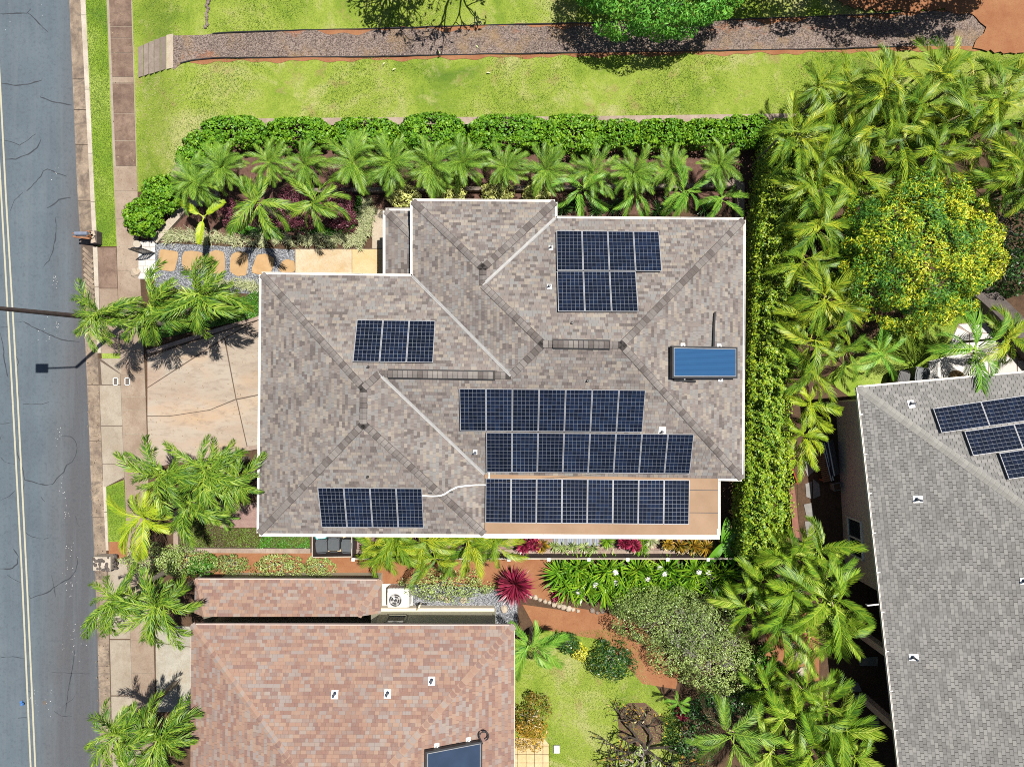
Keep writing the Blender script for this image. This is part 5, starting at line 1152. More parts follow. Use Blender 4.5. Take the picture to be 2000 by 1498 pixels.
FR = {
 'bed': fset(6, 'F_wind', n=34, wl=(.24, .29), lw=.0105, droop=(1.1, 1.7), vee=.25, sweep=.75, rnd=.15, curl=(-.6, .6), ldroop=.45, stalk=.12, rk=.016),
 'wind': fset(12, 'F_wind', n=46, wl=(.17, .23), lw=.0105, droop=(1.2, 1.9), vee=.1, sweep=.75, rnd=.22, curl=(-1.3, 1.3), ldroop=.5, stalk=.08, plume=True, rk=.016),
 'gold': fset(6, 'F_gold', n=40, wl=(.23, .28), lw=.009, droop=(1.1, 1.7), vee=.2, sweep=.8, rnd=.15, curl=(-.5, .5), ldroop=.4, stalk=.12, rk=.018),
 'date': fset(10, 'F_date', n=48, wl=(.19, .25), lw=.005, droop=(1.0, 1.6), vee=.25, sweep=.85, rnd=.12, curl=(-.3, .3), ldroop=.3, stalk=.12, rk=.010),
 'areca': fset(12, 'F_areca', n=34, wl=(.24, .32), lw=.0085, droop=(1.1, 1.8), vee=(.3, .6), sweep=.75, rnd=.10, curl=(-.5, .5), ldroop=.35, stalk=.16, rk=.014),
 'fan': fset(12, 'F_fan', n=36, wl=(.28, .37), lw=.0095, droop=(1.0, 1.7), vee=(.35, .75), sweep=.75, rnd=.07, curl=(-.4, .4), ldroop=.25, stalk=.14, rk=.016, tip=.35),
 'young': fset(6, 'F_young', n=28, wl=(.26, .32), lw=.010, droop=(1.0, 1.6), vee=(.3, .5), sweep=.7, rnd=.08, curl=(-.3, .3), ldroop=.3, stalk=.14, rk=.014),
 'dead': fset(4, 'F_dead', n=24, wl=(.2, .26), lw=.007, droop=(1.2, 2.0), vee=.1, sweep=.6, rnd=.3, curl=(-.5, .5), ldroop=.6, stalk=.14, rk=.012),
 'broad': fset(3, 'F_gold', n=40, wl=(.24, .26), lw=.016, droop=(.7, 1.0), vee=.3, sweep=1.0, rnd=.04, curl=0, ldroop=.25, stalk=.18, rk=.022),
}
def palm(kind, px, py, z, Rpx, nf, label, group, pitch=(.1, 1.0), trunk_r=.09, z0=0.0, lean=(0, 0), wind=None, cat='palm', stems=1, name='palm_tree', dead=0):
    c = W(px, py, z); R = Rpx * (H - z) / FPX
    base = Vector((c.x - lean[0], c.y - lean[1], z0)); root = thing(name, base, label, cat, group)
    top_ = c - base
    for s in range(stems):
        off = Vector((random.uniform(-.35, .35), random.uniform(-.35, .35), 0)) if s else Vector((0, 0, 0)); q = top_ + off * 1.4 - Vector((0, 0, .1 + .5 * (s > 0)))
        b = MB(); m = off.lerp(q, .5) + Vector((0, 0, 0)); b.tube([off - Vector((0, 0, .05)), m, q], [trunk_r * 1.25, trunk_r, trunk_r * .8], 8); b.build('trunk', M['bark'], root, loc=(0, 0, 0))
        if kind in ('wind', 'gold', 'areca', 'fan') and z > 1.5:
            b = MB(); b.tube([q - (q - m).normalized() * .7, q + Vector((0, 0, .05))], [trunk_r * .95, trunk_r * .6], 8); b.build('crownshaft', M['stem_green'], root, loc=(0, 0, 0))
    a0 = random.random() * 6.28; zdead = z > 1.5 and kind in ('areca', 'fan', 'date'); offs = [Vector((0, 0, 0))]
    if stems > 1: offs = [Vector((random.uniform(-.45, .45), random.uniform(-.45, .45), random.uniform(-.5, .25))) for _ in range(stems)]
    if kind == 'fan': offs = [Vector((0, 0, 0)), Vector((random.uniform(-.3, .3), random.uniform(-.3, .3), -.3))]
    for k in range(nf):
        me = random.choice(FR[kind]); u = k / max(1, nf - 1)
        az = a0 + k * 2.39996 + random.uniform(-.5, .5)
        if wind is not None and random.random() < wind[1]:          # pushed round towards the lee side
            dl = (wind[0] - az + math.pi) % (2 * math.pi) - math.pi; az += dl * .45
        pt = pitch[0] + (pitch[1] - pitch[0]) * u ** .9 + random.uniform(-.12, .12)
        s_ = R * random.uniform(.7, 1.25) * (1.0 + .12 * math.sin(pt))
        if zdead and k >= nf - 2 and random.random() < .6: me = random.choice(FR['dead']); pt = random.uniform(-.7, -.2)
        jx = Vector((random.uniform(-.1, .1), random.uniform(-.1, .1), random.uniform(-.1, .1))) * R
        Mx = Matrix.Translation(top_ + offs[k % len(offs)] + jx) @ Matrix.Rotation(az, 4, 'Z') @ Matrix.Rotation(-pt, 4, 'Y') @ Matrix.Rotation(random.uniform(-.9, .9), 4, 'X') @ Matrix.Scale(s_, 4)
        o = bpy.data.objects.new('frond', me); COL.objects.link(o); o.parent = root; o.matrix_basis = Mx
    return root

# ------------------------------------------------------------------ turf and small ground plants
def in_poly(x, y, poly):
    r = np.zeros(len(x), bool); n = len(poly)
    for i in range(n):
        (x0, y0), (x1, y1) = poly[i - 1], poly[i]
        c = ((y0 > y) != (y1 > y)) & (x < (x1 - x0) * (y - y0) / (y1 - y0 + 1e-12) + x0); r ^= c
    return r
def scatter(poly, n):
    xs_, ys_ = [p[0] for p in poly], [p[1] for p in poly]; X = np.empty(0); Y = np.empty(0)
    while len(X) < n:
        x = RNG.uniform(min(xs_), max(xs_), n * 2); y = RNG.uniform(min(ys_), max(ys_), n * 2); k = in_poly(x, y, poly); X = np.concatenate([X, x[k]]); Y = np.concatenate([Y, y[k]])
    return X[:n], Y[:n]
def to_world(x, y, z): k = (H - z) / FPX; return np.stack([(x - CX) * k, (CY - y) * k, np.broadcast_to(z, x.shape)], 1)
def blades(name, P, L, w, mat, tone=None, lean=.9, kind='stuff', parent=None, segs=2, D=None, **kw):
    n = len(P); a = RNG.uniform(0, 2 * np.pi, n) if D is None else D; d = np.stack([np.cos(a), np.sin(a), np.zeros(n)], 1); s = np.stack([-np.sin(a), np.cos(a), np.zeros(n)], 1)
    L = (L * RNG.uniform(.6, 1.3, n))[:, None]; le = (lean * RNG.uniform(.4, 1.2, n))[:, None]; up = np.array([0, 0, 1.0]); ww = w * RNG.uniform(.7, 1.3, n)[:, None]
    m = P + d * L * .45 * np.sin(le * .7) + up * L * .55 * np.cos(le * .7); e = m + d * L * .5 * np.sin(le * 1.4) + up * L * .5 * np.cos(le * 1.4)
    V_ = np.stack([P - s * ww * .4, P + s * ww * .4, m - s * ww * .5, m + s * ww * .5, e], 1).reshape(-1, 3); i = np.arange(n)[:, None] * 5
    t = RNG.random(n) if tone is None else tone
    me = np_mesh(name, V_, quads=i + [0, 1, 3, 2], tris=i + [2, 3, 4], tone=np.concatenate([t, t])); return link(name, me, M[mat], parent, kind=kind, **kw)
def noise2(x, y, f, seed=0):
    r = np.random.default_rng(seed); s = np.zeros_like(x)
    for k in range(6): a, p, q = r.uniform(0, 6.28), r.uniform(0, 6.28), f * r.uniform(.6, 1.7); s += np.sin((x * np.cos(a) + y * np.sin(a)) * q + p)
    return np.clip(.5 + s / 8, 0, 1)
x, y = scatter([(258, -30), (2030, -30), (2030, 240), (1540, 235), (405, 236), (345, 333), (270, 375)], 100000)
ty_ = np.interp(x, [p[0] for p in top], [p[1] for p in top]); by_ = np.interp(x, [p[0] for p in bot], [p[1] for p in bot])
wob = 6 * np.sin(x * .05) + 5 * np.sin(x * .17 + 1)
k = ~((y > ty_ + 1) & (y < by_) & (x > 336)) & ~((y > ty_ - 2) & (y < by_ + 9 + wob) & (x > 336) & (RNG.random(len(x)) < .72)) & ~((x > 262) & (x < 342) & (y > 70) & (y < 152)) & (x > np.interp(y, [p[0] for p in tS2], [p[1] for p in tS2]) + 1) & ~((x > 1850) & (y < 105))
x, y = x[k], y[k]; dry = np.clip(.5 + 1.1 * (.5 * noise2(x, y, .03, 3) + .5 * noise2(x, y, .11, 8) - .5) + .22 * np.clip((430 - x) / 170, 0, 1) * (y > 130), 0, 1); k = RNG.random(len(x)) > np.clip((dry - .62) * 1.6, 0, .6); x, y, dry = x[k], y[k], dry[k]
h_ = LH * np.clip((x - 262) / 88, 0, 1) ** 2 * (3 - 2 * np.clip((x - 262) / 88, 0, 1)) + .01
blades('lawn_grass', to_world(x, y, 0) * ((H - h_) / H)[:, None] + np.stack([0 * x, 0 * x, h_], 1), .055, .016, 'L_grass', tone=np.clip(.12 + .38 * RNG.random(len(x)) + 1.1 * (dry - .42), 0, 1), lean=1.1)
def turf(poly, n, z, L=.05, dry=0.0, mat='L_grass', w=.015):
    x, y = scatter(poly, n); d = noise2(x, y, .05, 5); blades('turf_grass', to_world(x, y, z), L, w, mat, tone=np.clip(.05 + .35 * RNG.random(n) + dry * d, 0, 1), lean=1.0)
turf(strip(lambda y: Cb(y) + 1, lambda y: S1(y) - 1, -30, 479), 11000, .02); turf([(209, 953), (242, 939), (248, 1056), (213, 1056)], 3000, .024)
turf([(1000, 1262), (1050, 1228), (1112, 1234), (1188, 1226), (1248, 1272), (1262, 1322), (1328, 1402), (1328, 1510), (1072, 1510), (1072, 1445), (1000, 1435)], 22000, .012, .05, .5)
turf([(1640, 745), (1735, 650), (1880, 565), (1925, 560), (2010, 690), (1990, 700), (1925, 632), (1872, 634), (1845, 692), (1800, 735)], 9000, .008, .04)
# pebbles over the gravel
def pebbles(name, poly, n, z, mat, r=.016, cond=None):
    x, y = scatter(poly, n)
    if cond is not None: k = cond(x, y); x, y = x[k], y[k]
    n = len(x); zz = z if np.isscalar(z) else z(x)
    P = to_world(x, y, 0) * ((H - zz) / H if np.isscalar(zz) else ((H - zz) / H)[:, None]); P[:, 2] = zz; r = r * RNG.uniform(.6, 1.5, n)[:, None]; a = RNG.uniform(0, 6.28, n)[:, None]
    rx = np.concatenate([np.cos(a), np.sin(a), 0 * a], 1); ry = np.concatenate([-np.sin(a), np.cos(a), 0 * a], 1); up = np.array([0, 0, 1.0])
    V_ = np.stack([P + up * r * .9, P + rx * r, P + ry * r * .8, P - rx * r, P - ry * r * .8], 1).reshape(-1, 3); i = np.arange(n)[:, None] * 5
    link(name, np_mesh(name, V_, tris=np.concatenate([i + [0, 1, 2], i + [0, 2, 3], i + [0, 3, 4], i + [0, 4, 1]]), tone=np.tile(RNG.random(n), 4)), M[mat], kind='stuff')
pebbles('gravel_pebbles', [(303, 475), (575, 489), (576, 545), (512, 555), (303, 560)], 5000, .012, 'pebble', .017); pebbles('gravel_pebbles', [(806, 1145), (1008, 1152), (1010, 1200), (806, 1190)], 4500, .01, 'pebble', .017)
pebbles('path_pebbles', [(345, 40), (1960, -5), (1960, 95), (345, 130)], 26000, LH + .025, 'brown_pebble', .016, lambda x, y: (y > np.interp(x, [p[0] for p in top], [p[1] for p in top]) + 5) & (y < np.interp(x, [p[0] for p in bot], [p[1] for p in bot]) - 3) & (x > 352))
def band_pts(line, wpx, n):
    ln = [math.hypot(b_[0] - a[0], b_[1] - a[1]) for a, b_ in zip(line[:-1], line[1:])]; c = np.cumsum([0] + ln); t = RNG.uniform(0, c[-1], n)
    x = np.interp(t, c, [p[0] for p in line]); y = np.interp(t, c, [p[1] for p in line]); return x + RNG.normal(size=n) * wpx * .33, y + RNG.normal(size=n) * wpx * .33
for line, w_, n in (([(322, 462), (375, 462), (440, 466), (520, 468), (600, 469), (700, 473)], 19, 3600), ([(704, 474), (715, 445), (718, 400)], 19, 1700), ([(412, 548), (460, 556), (512, 564)], 14, 1100)):
    x, y = band_pts(line, w_, n); cl = RNG.integers(0, n // 22, n); cx = x[:n // 22][cl]; cy = y[:n // 22][cl]
    blades('lilyturf_border', to_world(cx + RNG.normal(size=n) * 1.6, cy + RNG.normal(size=n) * 1.6, .01), .34, .017, 'L_lirio', lean=.95)
def mat_leaves(name, poly, n, h, leaf, mat, wid=.6, zb=.0):
    x, y = scatter(poly, n); lum = noise2(x, y, .16, int(poly[0][0])); z = zb + h * (.25 + .75 * lum) * RNG.uniform(.55, 1, n)
    P = to_world(x, y, 0); P[:, 2] = z; N = RNG.normal(size=(n, 3)) * .55 + [0, 0, 1.0]; L = leaf * RNG.uniform(.7, 1.3, n)
    link(name, leaf_mesh(name, P, N, L, L * wid, np.clip(RNG.random(n) * .7 + .3 * lum, 0, 1)), M[mat], kind='stuff')
mat_leaves('ground_cover', [(345, 1012), (430, 1015), (430, 1030), (607, 1030), (607, 1072), (346, 1071)], 9000, .28, .055, 'L_brown_cover'); mat_leaves('ground_cover', [(520, 1030), (607, 1030), (607, 1070), (505, 1070)], 3000, .34, .06, 'L_cover')
mat_leaves('ground_cover', [(430, 600), (515, 565), (515, 618), (300, 665), (300, 640), (350, 620)], 10000, .38, .05, 'L_cover')
mat_leaves('ground_cover', [(430, 430), (445, 445), (470, 458), (535, 466), (545, 452), (570, 452), (640, 462), (680, 458), (708, 430), (708, 385), (690, 385), (692, 430), (665, 448), (600, 446), (500, 446), (440, 425)], 4200, .3, .09, 'L_cover')
mat_leaves('leaf_litter', [(1442, 440), (1480, 440), (1480, 1050), (1442, 1050)], 2500, .06, .10, 'L_grey')

# ------------------------------------------------------------------ clipped shrubs along the garden wall
X0 = [(460, 262, 60, 33), (588, 262, 60, 30), (716, 265, 62, 32), (845, 262, 60, 38), (990, 262, 72, 36), (1118, 266, 60, 40), (1208, 266, 42, 30), (1292, 266, 48, 32), (1378, 266, 46, 30), (1455, 262, 50, 34)]
for i, (cx, cy, rx, ry) in enumerate(X0):
    bush('clipped_shrub', f'clipped green shrub, {ORD[i]} from the street end along the retaining wall', 'shrub', cx, cy - 2, rx * 1.14, ry, 1.4, int(rx * ry * 1.5), .125, 'L_clip', 'clipped shrubs along the retaining wall', box=.72, amp=.16, lumps=80, sharp=.008, zc=.5, depth=.45, wid=.6)
for cx, cy, rx, ry, lab in ((377, 312, 30, 24, 'small rounded green shrub beside the slanting wall end'), (320, 380, 39, 34, 'round green shrub at the slanting pale curb, middle of the street corner group'), (281, 425, 34, 36, 'round green shrub overhanging the sidewalk near the iron gate'), (405, 282, 40, 26, 'rounded shrub at the corner of the retaining wall')):
    bush('clipped_shrub', lab, 'shrub', cx, cy, rx, ry, 1.3, int(rx * ry * 1.8), .12, 'L_clip', amp=.2, lumps=50, sharp=.012, zc=.5, depth=.45, wid=.6)
for cx, cy, rx, ry, lab in ((454, 418, 20, 26, 'dark purple shrub between the broad golden palm and the bed palms'), (572, 388, 24, 22, 'dark purple shrub between the two big bed palms'), (557, 420, 26, 26, 'dark purple shrub below the gap between the bed palms'), (590, 436, 22, 18, 'dark purple low shrub under the second bed palm'), (662, 403, 30, 38, 'large dark purple shrub beside the variegated border'), (672, 432, 24, 20, 'dark purple shrub at the lower end of the purple group')):
    bush('purple_shrub', lab, 'shrub', cx, cy, rx, ry, .75, int(rx * ry * 2.6), .06, 'L_purple', amp=.15, lumps=24)
for i, (cx, cy, rx) in enumerate(((787, 382, 31), (880, 376, 29), (972, 377, 29), (1049, 379, 24))):
    bush('variegated_shrub', f'pale yellow variegated shrub, {ORD[i]} from the porch along the rear wing', 'shrub', cx, cy, rx, 21, .95, 1500, .08, 'L_pale', 'variegated shrubs behind the rear wing', lumps=26, sharp=.05, amp=.25)
# long tall hedge
tl = [(232, 1512), (300, 1500), (400, 1488), (500, 1480), (600, 1474), (700, 1470), (800, 1464), (900, 1460), (1000, 1456), (1085, 1452), (1115, 1470)]
tr_ = [(232, 1610), (300, 1622), (400, 1606), (500, 1562), (600, 1550), (700, 1548), (800, 1540), (900, 1542), (1000, 1548), (1085, 1530), (1115, 1510)]
hd = thing('hedge', W(1510, 660, 0), 'long tall leafy yellow-green hedge between the grey-brown house and its neighbour', 'hedge')
n = 60000; y = RNG.uniform(232, 1115, n); xl = np.interp(y, [p[0] for p in tl], [p[1] for p in tl]); xr_ = np.interp(y, [p[0] for p in tr_], [p[1] for p in tr_])
s = RNG.uniform(-1, 1, n); edge = RNG.random(n) < .30; s = np.where(edge, np.sign(s) * RNG.uniform(.86, 1.04, n), s)
zt = 2.55 + .34 * (noise2(s * 40 + xl, y, .13, 9) - .5) * 2 + .2 * (noise2(s * 30, y, .35, 4) - .5) * 2; z = np.where(edge, RNG.uniform(.2, 1, n) * zt, zt * (1 - .38 * np.abs(s) ** 4) - .5 * RNG.random(n) ** 2.4)
ccx = (xl + xr_) / 2; hw_ = (xr_ - xl) / 2; x = ccx + hw_ * s * (1 + .05 * RNG.normal(size=n))
k = (H - 2.3) / FPX; P = np.stack([(x - CX) * k, (CY - y) * k, z], 1); N = np.stack([s ** 3 * 1.2, 0 * s, np.ones(n)], 1) + RNG.normal(size=(n, 3)) * .55; N[:, 2] = np.abs(N[:, 2])
L = .12 * RNG.uniform(.65, 1.3, n); me = leaf_mesh('hedge_leaves', P, N, L, L * .55, np.clip(RNG.random(n) * .85 + .12, 0, 1)); link('foliage', me, M['L_hedge'], hd)
for i in range(16): q = W(lerp_at([(232, 1560), (1100, 1490)], 250 + 54 * i) + random.uniform(-12, 12), 250 + 54 * i, 2.3); b = MB(); q.z = 0; b.tube([q, q + Vector((random.uniform(-.2, .2), random.uniform(-.2, .2), 1.2)), q + Vector((random.uniform(-.4, .4), random.uniform(-.4, .4), 2.2))], [.06, .045, .02], 5); b.build('trunk', M['branch'], hd)

# ------------------------------------------------------------------ palms
wl_ = 'wind-swept feather palm '
for px, py, z, R, nf, lab in ((196, 612, 4.9, 78, 13, 'leaning over the gutter where the street lamp stands'), (298, 594, 4.3, 84, 13, 'between the sidewalk and the gravel entry'), (392, 574, 4.2, 92, 14, 'overhanging the stepping stones')):
    palm('wind', px, py, z, R * .96, nf + 8, wl_ + lab, 'street palms above the driveway', (-.1, 1.1), wind=(-.5, .4), trunk_r=.10)
for px, py, z, R, nf, lab in ((318, 925, 4.3, 82, 13, 'at the driveway kerb by the sidewalk'), (405, 918, 4.2, 84, 13, 'in the middle of the grove below the driveway'), (462, 936, 4.0, 66, 11, 'crowding the left eave below the driveway'), (372, 985, 3.4, 74, 11, 'above the dry ground cover strip')):
    palm('wind', px, py, z, R * .96, nf + 8, wl_ + lab, 'palms below the driveway', (-.1, 1.1), wind=(-.9, .4), trunk_r=.10)
palm('gold', 282, 1010, 3.1, 70, 16, 'bright yellow-green feather palm beside the dark grass verge', 'palms below the driveway', (.0, 1.0), trunk_r=.08)
palm('young', 434, 1002, .9, 30, 12, 'small bluish young palm on pink gravel below the palm grove', None, (.1, .9), trunk_r=.04)
for px, py, z, R, nf, lab in ((222, 1172, 4.6, 72, 12, 'reaching over the gutter beside the terracotta house'), (312, 1178, 4.4, 84, 14, 'spreading over the sidewalk beside the lower terracotta roof')):
    palm('wind', px, py, z, R * .96, nf + 8, wl_ + lab, 'palms beside the terracotta house', (-.1, 1.1), wind=(-1.2, .35), trunk_r=.10)
for px, py, z, R, nf, lab in ((232, 1432, 4.6, 80, 13, 'at the lower road edge'), (318, 1440, 4.4, 84, 13, 'against the terracotta roof at the lower corner'), (262, 1512, 4.5, 80, 12, 'cut off by the lower frame edge near the road')):
    palm('wind', px, py, z, R * .96, nf + 8, wl_ + lab, 'palms at the lower road edge', (-.1, 1.1), wind=(-.2, .35), trunk_r=.10)
pd = [(378, 338), (436, 314), (526, 308), (603, 306), (684, 304), (761, 309), (836, 311), (910, 313), (988, 315), (1073, 320), (1152, 322), (1236, 322), (1312, 320), (1396, 314)]
for i, (px, py) in enumerate(pd):
    palm('date', px + random.uniform(-9, 9), py + 13 + random.uniform(-7, 7), random.uniform(1.5, 2.3), random.uniform(42, 58), random.randint(38, 58), f'feathery pygmy date palm, {ORD[i]} from the street end of the row behind the clipped shrubs', 'row of pygmy date palms', (-.1, 1.15), trunk_r=.08)
palm('bed', 504, 398, 2.8, 70, 14, 'large bright feather palm in the purple bed, first from the street', 'feather palms in the purple bed', (.0, .9), trunk_r=.11); palm('bed', 612, 394, 2.8, 66, 13, 'large bright feather palm in the purple bed beside the variegated border', 'feather palms in the purple bed', (.0, .9), trunk_r=.11)
root = thing('palm_tree', W(398, 424, 0), 'young palm with just three broad golden fronds beside the entry gravel', 'palm'); cc = W(398, 424, 1.6) - W(398, 424, 0)
b = MB(); b.tube([(0, 0, -.05), cc], [.12, .07], 8); b.build('trunk', M['bark'], root, loc=(0, 0, 0))
for az, s_ in ((2.55, 1.22), (.62, 1.15), (-1.72, 1.2)):
    o = bpy.data.objects.new('frond', random.choice(FR['broad'])); COL.objects.link(o); o.parent = root; o.matrix_basis = Matrix.Translation(cc) @ Matrix.Rotation(az, 4, 'Z') @ Matrix.Rotation(-.35, 4, 'Y') @ Matrix.Scale(s_, 4)
for i, (px, py, R) in enumerate(((1135, 372, 54), (1240, 372, 54), (1338, 376, 54), (1412, 388, 44))):
    palm('young', px, py, 1.7, R, 11, f'fresh green palm, {ORD[i]} from the rear wing along the rear eave', 'small palms along the rear eave', (.0, .95), trunk_r=.06)
ar = 'yellow-green areca palm '
rows = {'lawn-side row of the grove': [(1598, 190), (1672, 168), (1745, 158), (1822, 150), (1898, 162), (1972, 172)], 'second row of the grove': [(1566, 252), (1640, 245), (1716, 232), (1792, 222), (1868, 232), (1950, 238)], 'third row of the grove': [(1612, 312), (1688, 300), (1762, 292), (1840, 290), (1915, 300), (1985, 305)], 'row above the yellow tree': [(1600, 372), (1668, 352), (1930, 358), (1992, 362)]}
for nm, pts in rows.items():
    for i, (px, py) in enumerate(pts):
        palm('areca', px + random.uniform(-12, 12), py + random.uniform(-12, 12), random.uniform(2.5, 4.7), random.uniform(54, 80), 20, ar + f'{ORD[i]} from the long hedge in the {nm}', 'areca grove at the rear corner', (-.05, 1.15), trunk_r=.05, stems=3)
for px, py, z, R, lab in ((1592, 430, 3.6, 66, 'pressed against the hedge beside the yellow tree'), (1590, 500, 3.4, 60, 'with bowed golden fronds beside the yellow tree'), (1612, 580, 3.2, 74, 'below the dark gap beside the yellow tree'), (1652, 605, 3.0, 60, 'at the lower edge of the yellow tree'), (1600, 655, 3.0, 74, 'with drooping fronds between hedge and side lawn'), (1585, 730, 2.6, 60, 'beside the hedge above the grey roof corner'), (1640, 680, 2.6, 52, 'spilling over the side lawn')):
    palm('areca', px, py, z, R, 20, ar + lab, 'arecas along the hedge', (-.1, 1.1), trunk_r=.05, stems=2)
palm('young', 1722, 690, 2.2, 54, 11, 'green young palm on the side lawn before the bins', None, (.0, .9), trunk_r=.07); palm('young', 1905, 682, 3.0, 88, 11, 'green palm with dark-edged fronds over the white patio', None, (.0, .9), trunk_r=.08); palm('areca', 1968, 660, 3.0, 70, 20, ar + 'beside the lava rock wall over the white patio', None, (-.1, 1.0), trunk_r=.05)
for px, py, z, R, lab in ((1580, 790, 2.2, 52, 'by the corner of the taupe wall'), (1568, 850, 2.0, 50, 'with glossy fronds above the slatted bench'), (1552, 892, 1.8, 46, 'with golden fronds over the red board')):
    palm('gold', px, py, z, R, 12, 'yellow-green young palm ' + lab, 'young palms at the hedge foot', (-.1, 1.0), trunk_r=.05)
fan = [(1548, 1092, 3.0, 64, 'at the lower end of the long hedge'), (1600, 1078, 3.2, 66, 'with bright tips near the neighbour window'), (1482, 1135, 2.6, 62, 'beside the dark fence end'), (1545, 1155, 3.2, 66, 'under the bright-tipped palms'), (1612, 1132, 3.2, 62, 'with golden fronds facing the taupe wall'), (1468, 1192, 2.6, 60, 'beside the bare grey branches'), (1535, 1205, 3.0, 66, 'above the pale boulders'), (1622, 1178, 3.6, 86, 'largest, with an orange crown beside the porch beam'), (1580, 1235, 3.0, 66, 'over the red dirt by the boulders'), (1640, 1240, 3.2, 68, 'reaching the porch beam of the grey house'),
       (1572, 1345, 2.8, 62, 'with silvery fronds below the boulders'), (1612, 1375, 3.0, 66, 'with curled tips near the shaded pavers'), (1552, 1405, 3.0, 74, 'over the lower grove'), (1636, 1425, 3.2, 70, 'spreading towards the shaded pavers'), (1588, 1462, 3.0, 72, 'with silver-backed fronds at the lower frame edge'), (1510, 1470, 2.8, 68, 'at the lower frame edge of the grove'), (1665, 1480, 3.2, 66, 'in the lower corner against the porch'), (1500, 1345, 2.0, 56, 'low beside the yellow-leaved shrub'), (1640, 1520, 3.2, 70, 'cut by the lower frame below the grove')]
for px, py, z, R, lab in fan: palm('fan', px, py, z, R * .98, 15, 'broad-fronded yellow-green palm ' + lab, 'palms beside the grey neighbouring house', (-.1, 1.05), trunk_r=.07)
palm('date', 1428, 1432, 3.0, 92, 13, 'pale grey-green date palm with wide thin fronds beside the soil bed', None, (.0, .8), trunk_r=.1); palm('young', 1040, 1262, 2.2, 74, 14, 'dark green feather palm at the terracotta roof corner', None, (-.1, .9), trunk_r=.08)
for i, (px, py, z, R) in enumerate(((744, 1082, 2.3, 52), (790, 1068, 2.5, 54), (842, 1078, 2.5, 56), (900, 1074, 2.5, 58), (956, 1068, 2.5, 54))):
    palm('areca', px, py, z, R, 24, ar + f'{ORD[i]} from the bins in the clump over the dark fence', 'areca clump over the dark fence', (-.1, 1.1), trunk_r=.05, stems=3)
palm('young', 1325, 1370, 1.2, 26, 12, 'small bright rosette palm in the shade beside red leaves', None, (.1, 1.0), trunk_r=.04, name='rosette_plant', cat='plant'); palm('young', 1437, 1212, 1.3, 18, 10, 'small bright rosette among the bare branches', None, (.1, 1.0), trunk_r=.04, name='rosette_plant', cat='plant')

# ------------------------------------------------------------------ rosettes, ti plants, lilies
def rosette(name, label, cat, px, py, rpx, h, n, w, mat, group=None, lean=(.3, 1.4), z0=0.0, stem=0.0, flowers=None):
    k = (H - z0) / FPX; R = rpx * k; c = W(px, py, z0); root = thing(name, c, label, cat, group)
    a = RNG.uniform(0, 6.28, n); P = np.stack([np.cos(a), np.sin(a), 0 * a], 1) * .03 * RNG.random((n, 1)); P[:, 2] = stem * RNG.uniform(.6, 1, n)
    u = RNG.random(n); le = lean[0] + (lean[1] - lean[0]) * u; L = R / np.maximum(.45, np.sin(np.minimum(le, 1.5))) * RNG.uniform(.8, 1.15, n)
    L = np.minimum(L, R * 1.35)[:, None]; d = np.stack([np.cos(a), np.sin(a), 0 * a], 1); s = np.stack([-np.sin(a), np.cos(a), 0 * a], 1); up = np.array([0, 0, 1.0]); le = le[:, None]; ww = w * RNG.uniform(.75, 1.25, n)[:, None]
    m1 = P + (d * np.sin(le * .75) + up * np.cos(le * .75)) * L * .4; m2 = m1 + (d * np.sin(le) + up * np.cos(le)) * L * .35; e = m2 + (d * np.sin(le * 1.35) + up * np.cos(le * 1.35)) * L * .3
    V_ = np.stack([P - s * ww * .25, P + s * ww * .25, m1 - s * ww * .5, m1 + s * ww * .5, m2 - s * ww * .45, m2 + s * ww * .45, e], 1).reshape(-1, 3); i = np.arange(n)[:, None] * 7; t = RNG.random(n)
    me = np_mesh(name + '_leaves', V_, quads=np.concatenate([i + [0, 1, 3, 2], i + [2, 3, 5, 4]]), tris=i + [4, 5, 6], tone=np.tile(t, 3)); link('foliage', me, M[mat], root, loc=(0, 0, 0))
    if stem: b = MB(); b.tube([(0, 0, -.05), (0, 0, stem)], [.035, .025], 6); b.build('stem', M['branch'], root, loc=(0, 0, 0))
    if flowers:
        for fx, fy in flowers:
            q = W(fx, fy, .75) - c; b = MB(); b.tube([Vector((q.x * .3, q.y * .3, .1)), q], .012, 5); b.build('flower_stalk', M['stem_green'], root, loc=(0, 0, 0)); m = 26; aa = RNG.uniform(0, 6.28, m); N = np.stack([np.cos(aa), np.sin(aa), .6 + 0 * aa], 1); P = np.array(q)[None] + N * .07
            link('flower_head', leaf_mesh('flower', P, RNG.normal(size=(m, 3)) * .4 + [0, 0, 1], .15, .035, RNG.random(m), .3, D=N), M['L_flower'], root, loc=(0, 0, 0))
    return root
li = [(1095, 1118), (1128, 1108), (1160, 1122), (1188, 1110), (1215, 1130), (1245, 1112), (1272, 1128), (1300, 1112), (1328, 1126), (1355, 1112), (1385, 1124), (1412, 1118), (1140, 1142), (1180, 1148), (1225, 1156), (1265, 1152), (1300, 1148), (1112, 1140), (1395, 1145)]
fl = {(1128, 1108): [(1130, 1156)], (1160, 1122): [(1163, 1142)], (1188, 1110): [(1202, 1118)], (1215, 1130): [(1202, 1138)], (1245, 1112): [(1265, 1131)], (1272, 1128): [(1289, 1110), (1298, 1120)], (1355, 1112): [(1365, 1117)], (1385, 1124): [(1384, 1118)]}
for i, (px, py) in enumerate(li):
    r_ = 'along the dark fence' if i < 12 else 'in the outer row of the lily bed'; j = i if i < 12 else i - 12
    rosette('crinum_lily', f'strap-leaved lily clump, {ORD[j]} from the red dirt {r_}' + (' with white bloom' if (px, py) in fl else ''), 'lily', px, py, 39, .8, 78, .07, 'L_strap', 'strap-leaved lilies by the dark fence', (.25, 1.35), flowers=fl.get((px, py)))
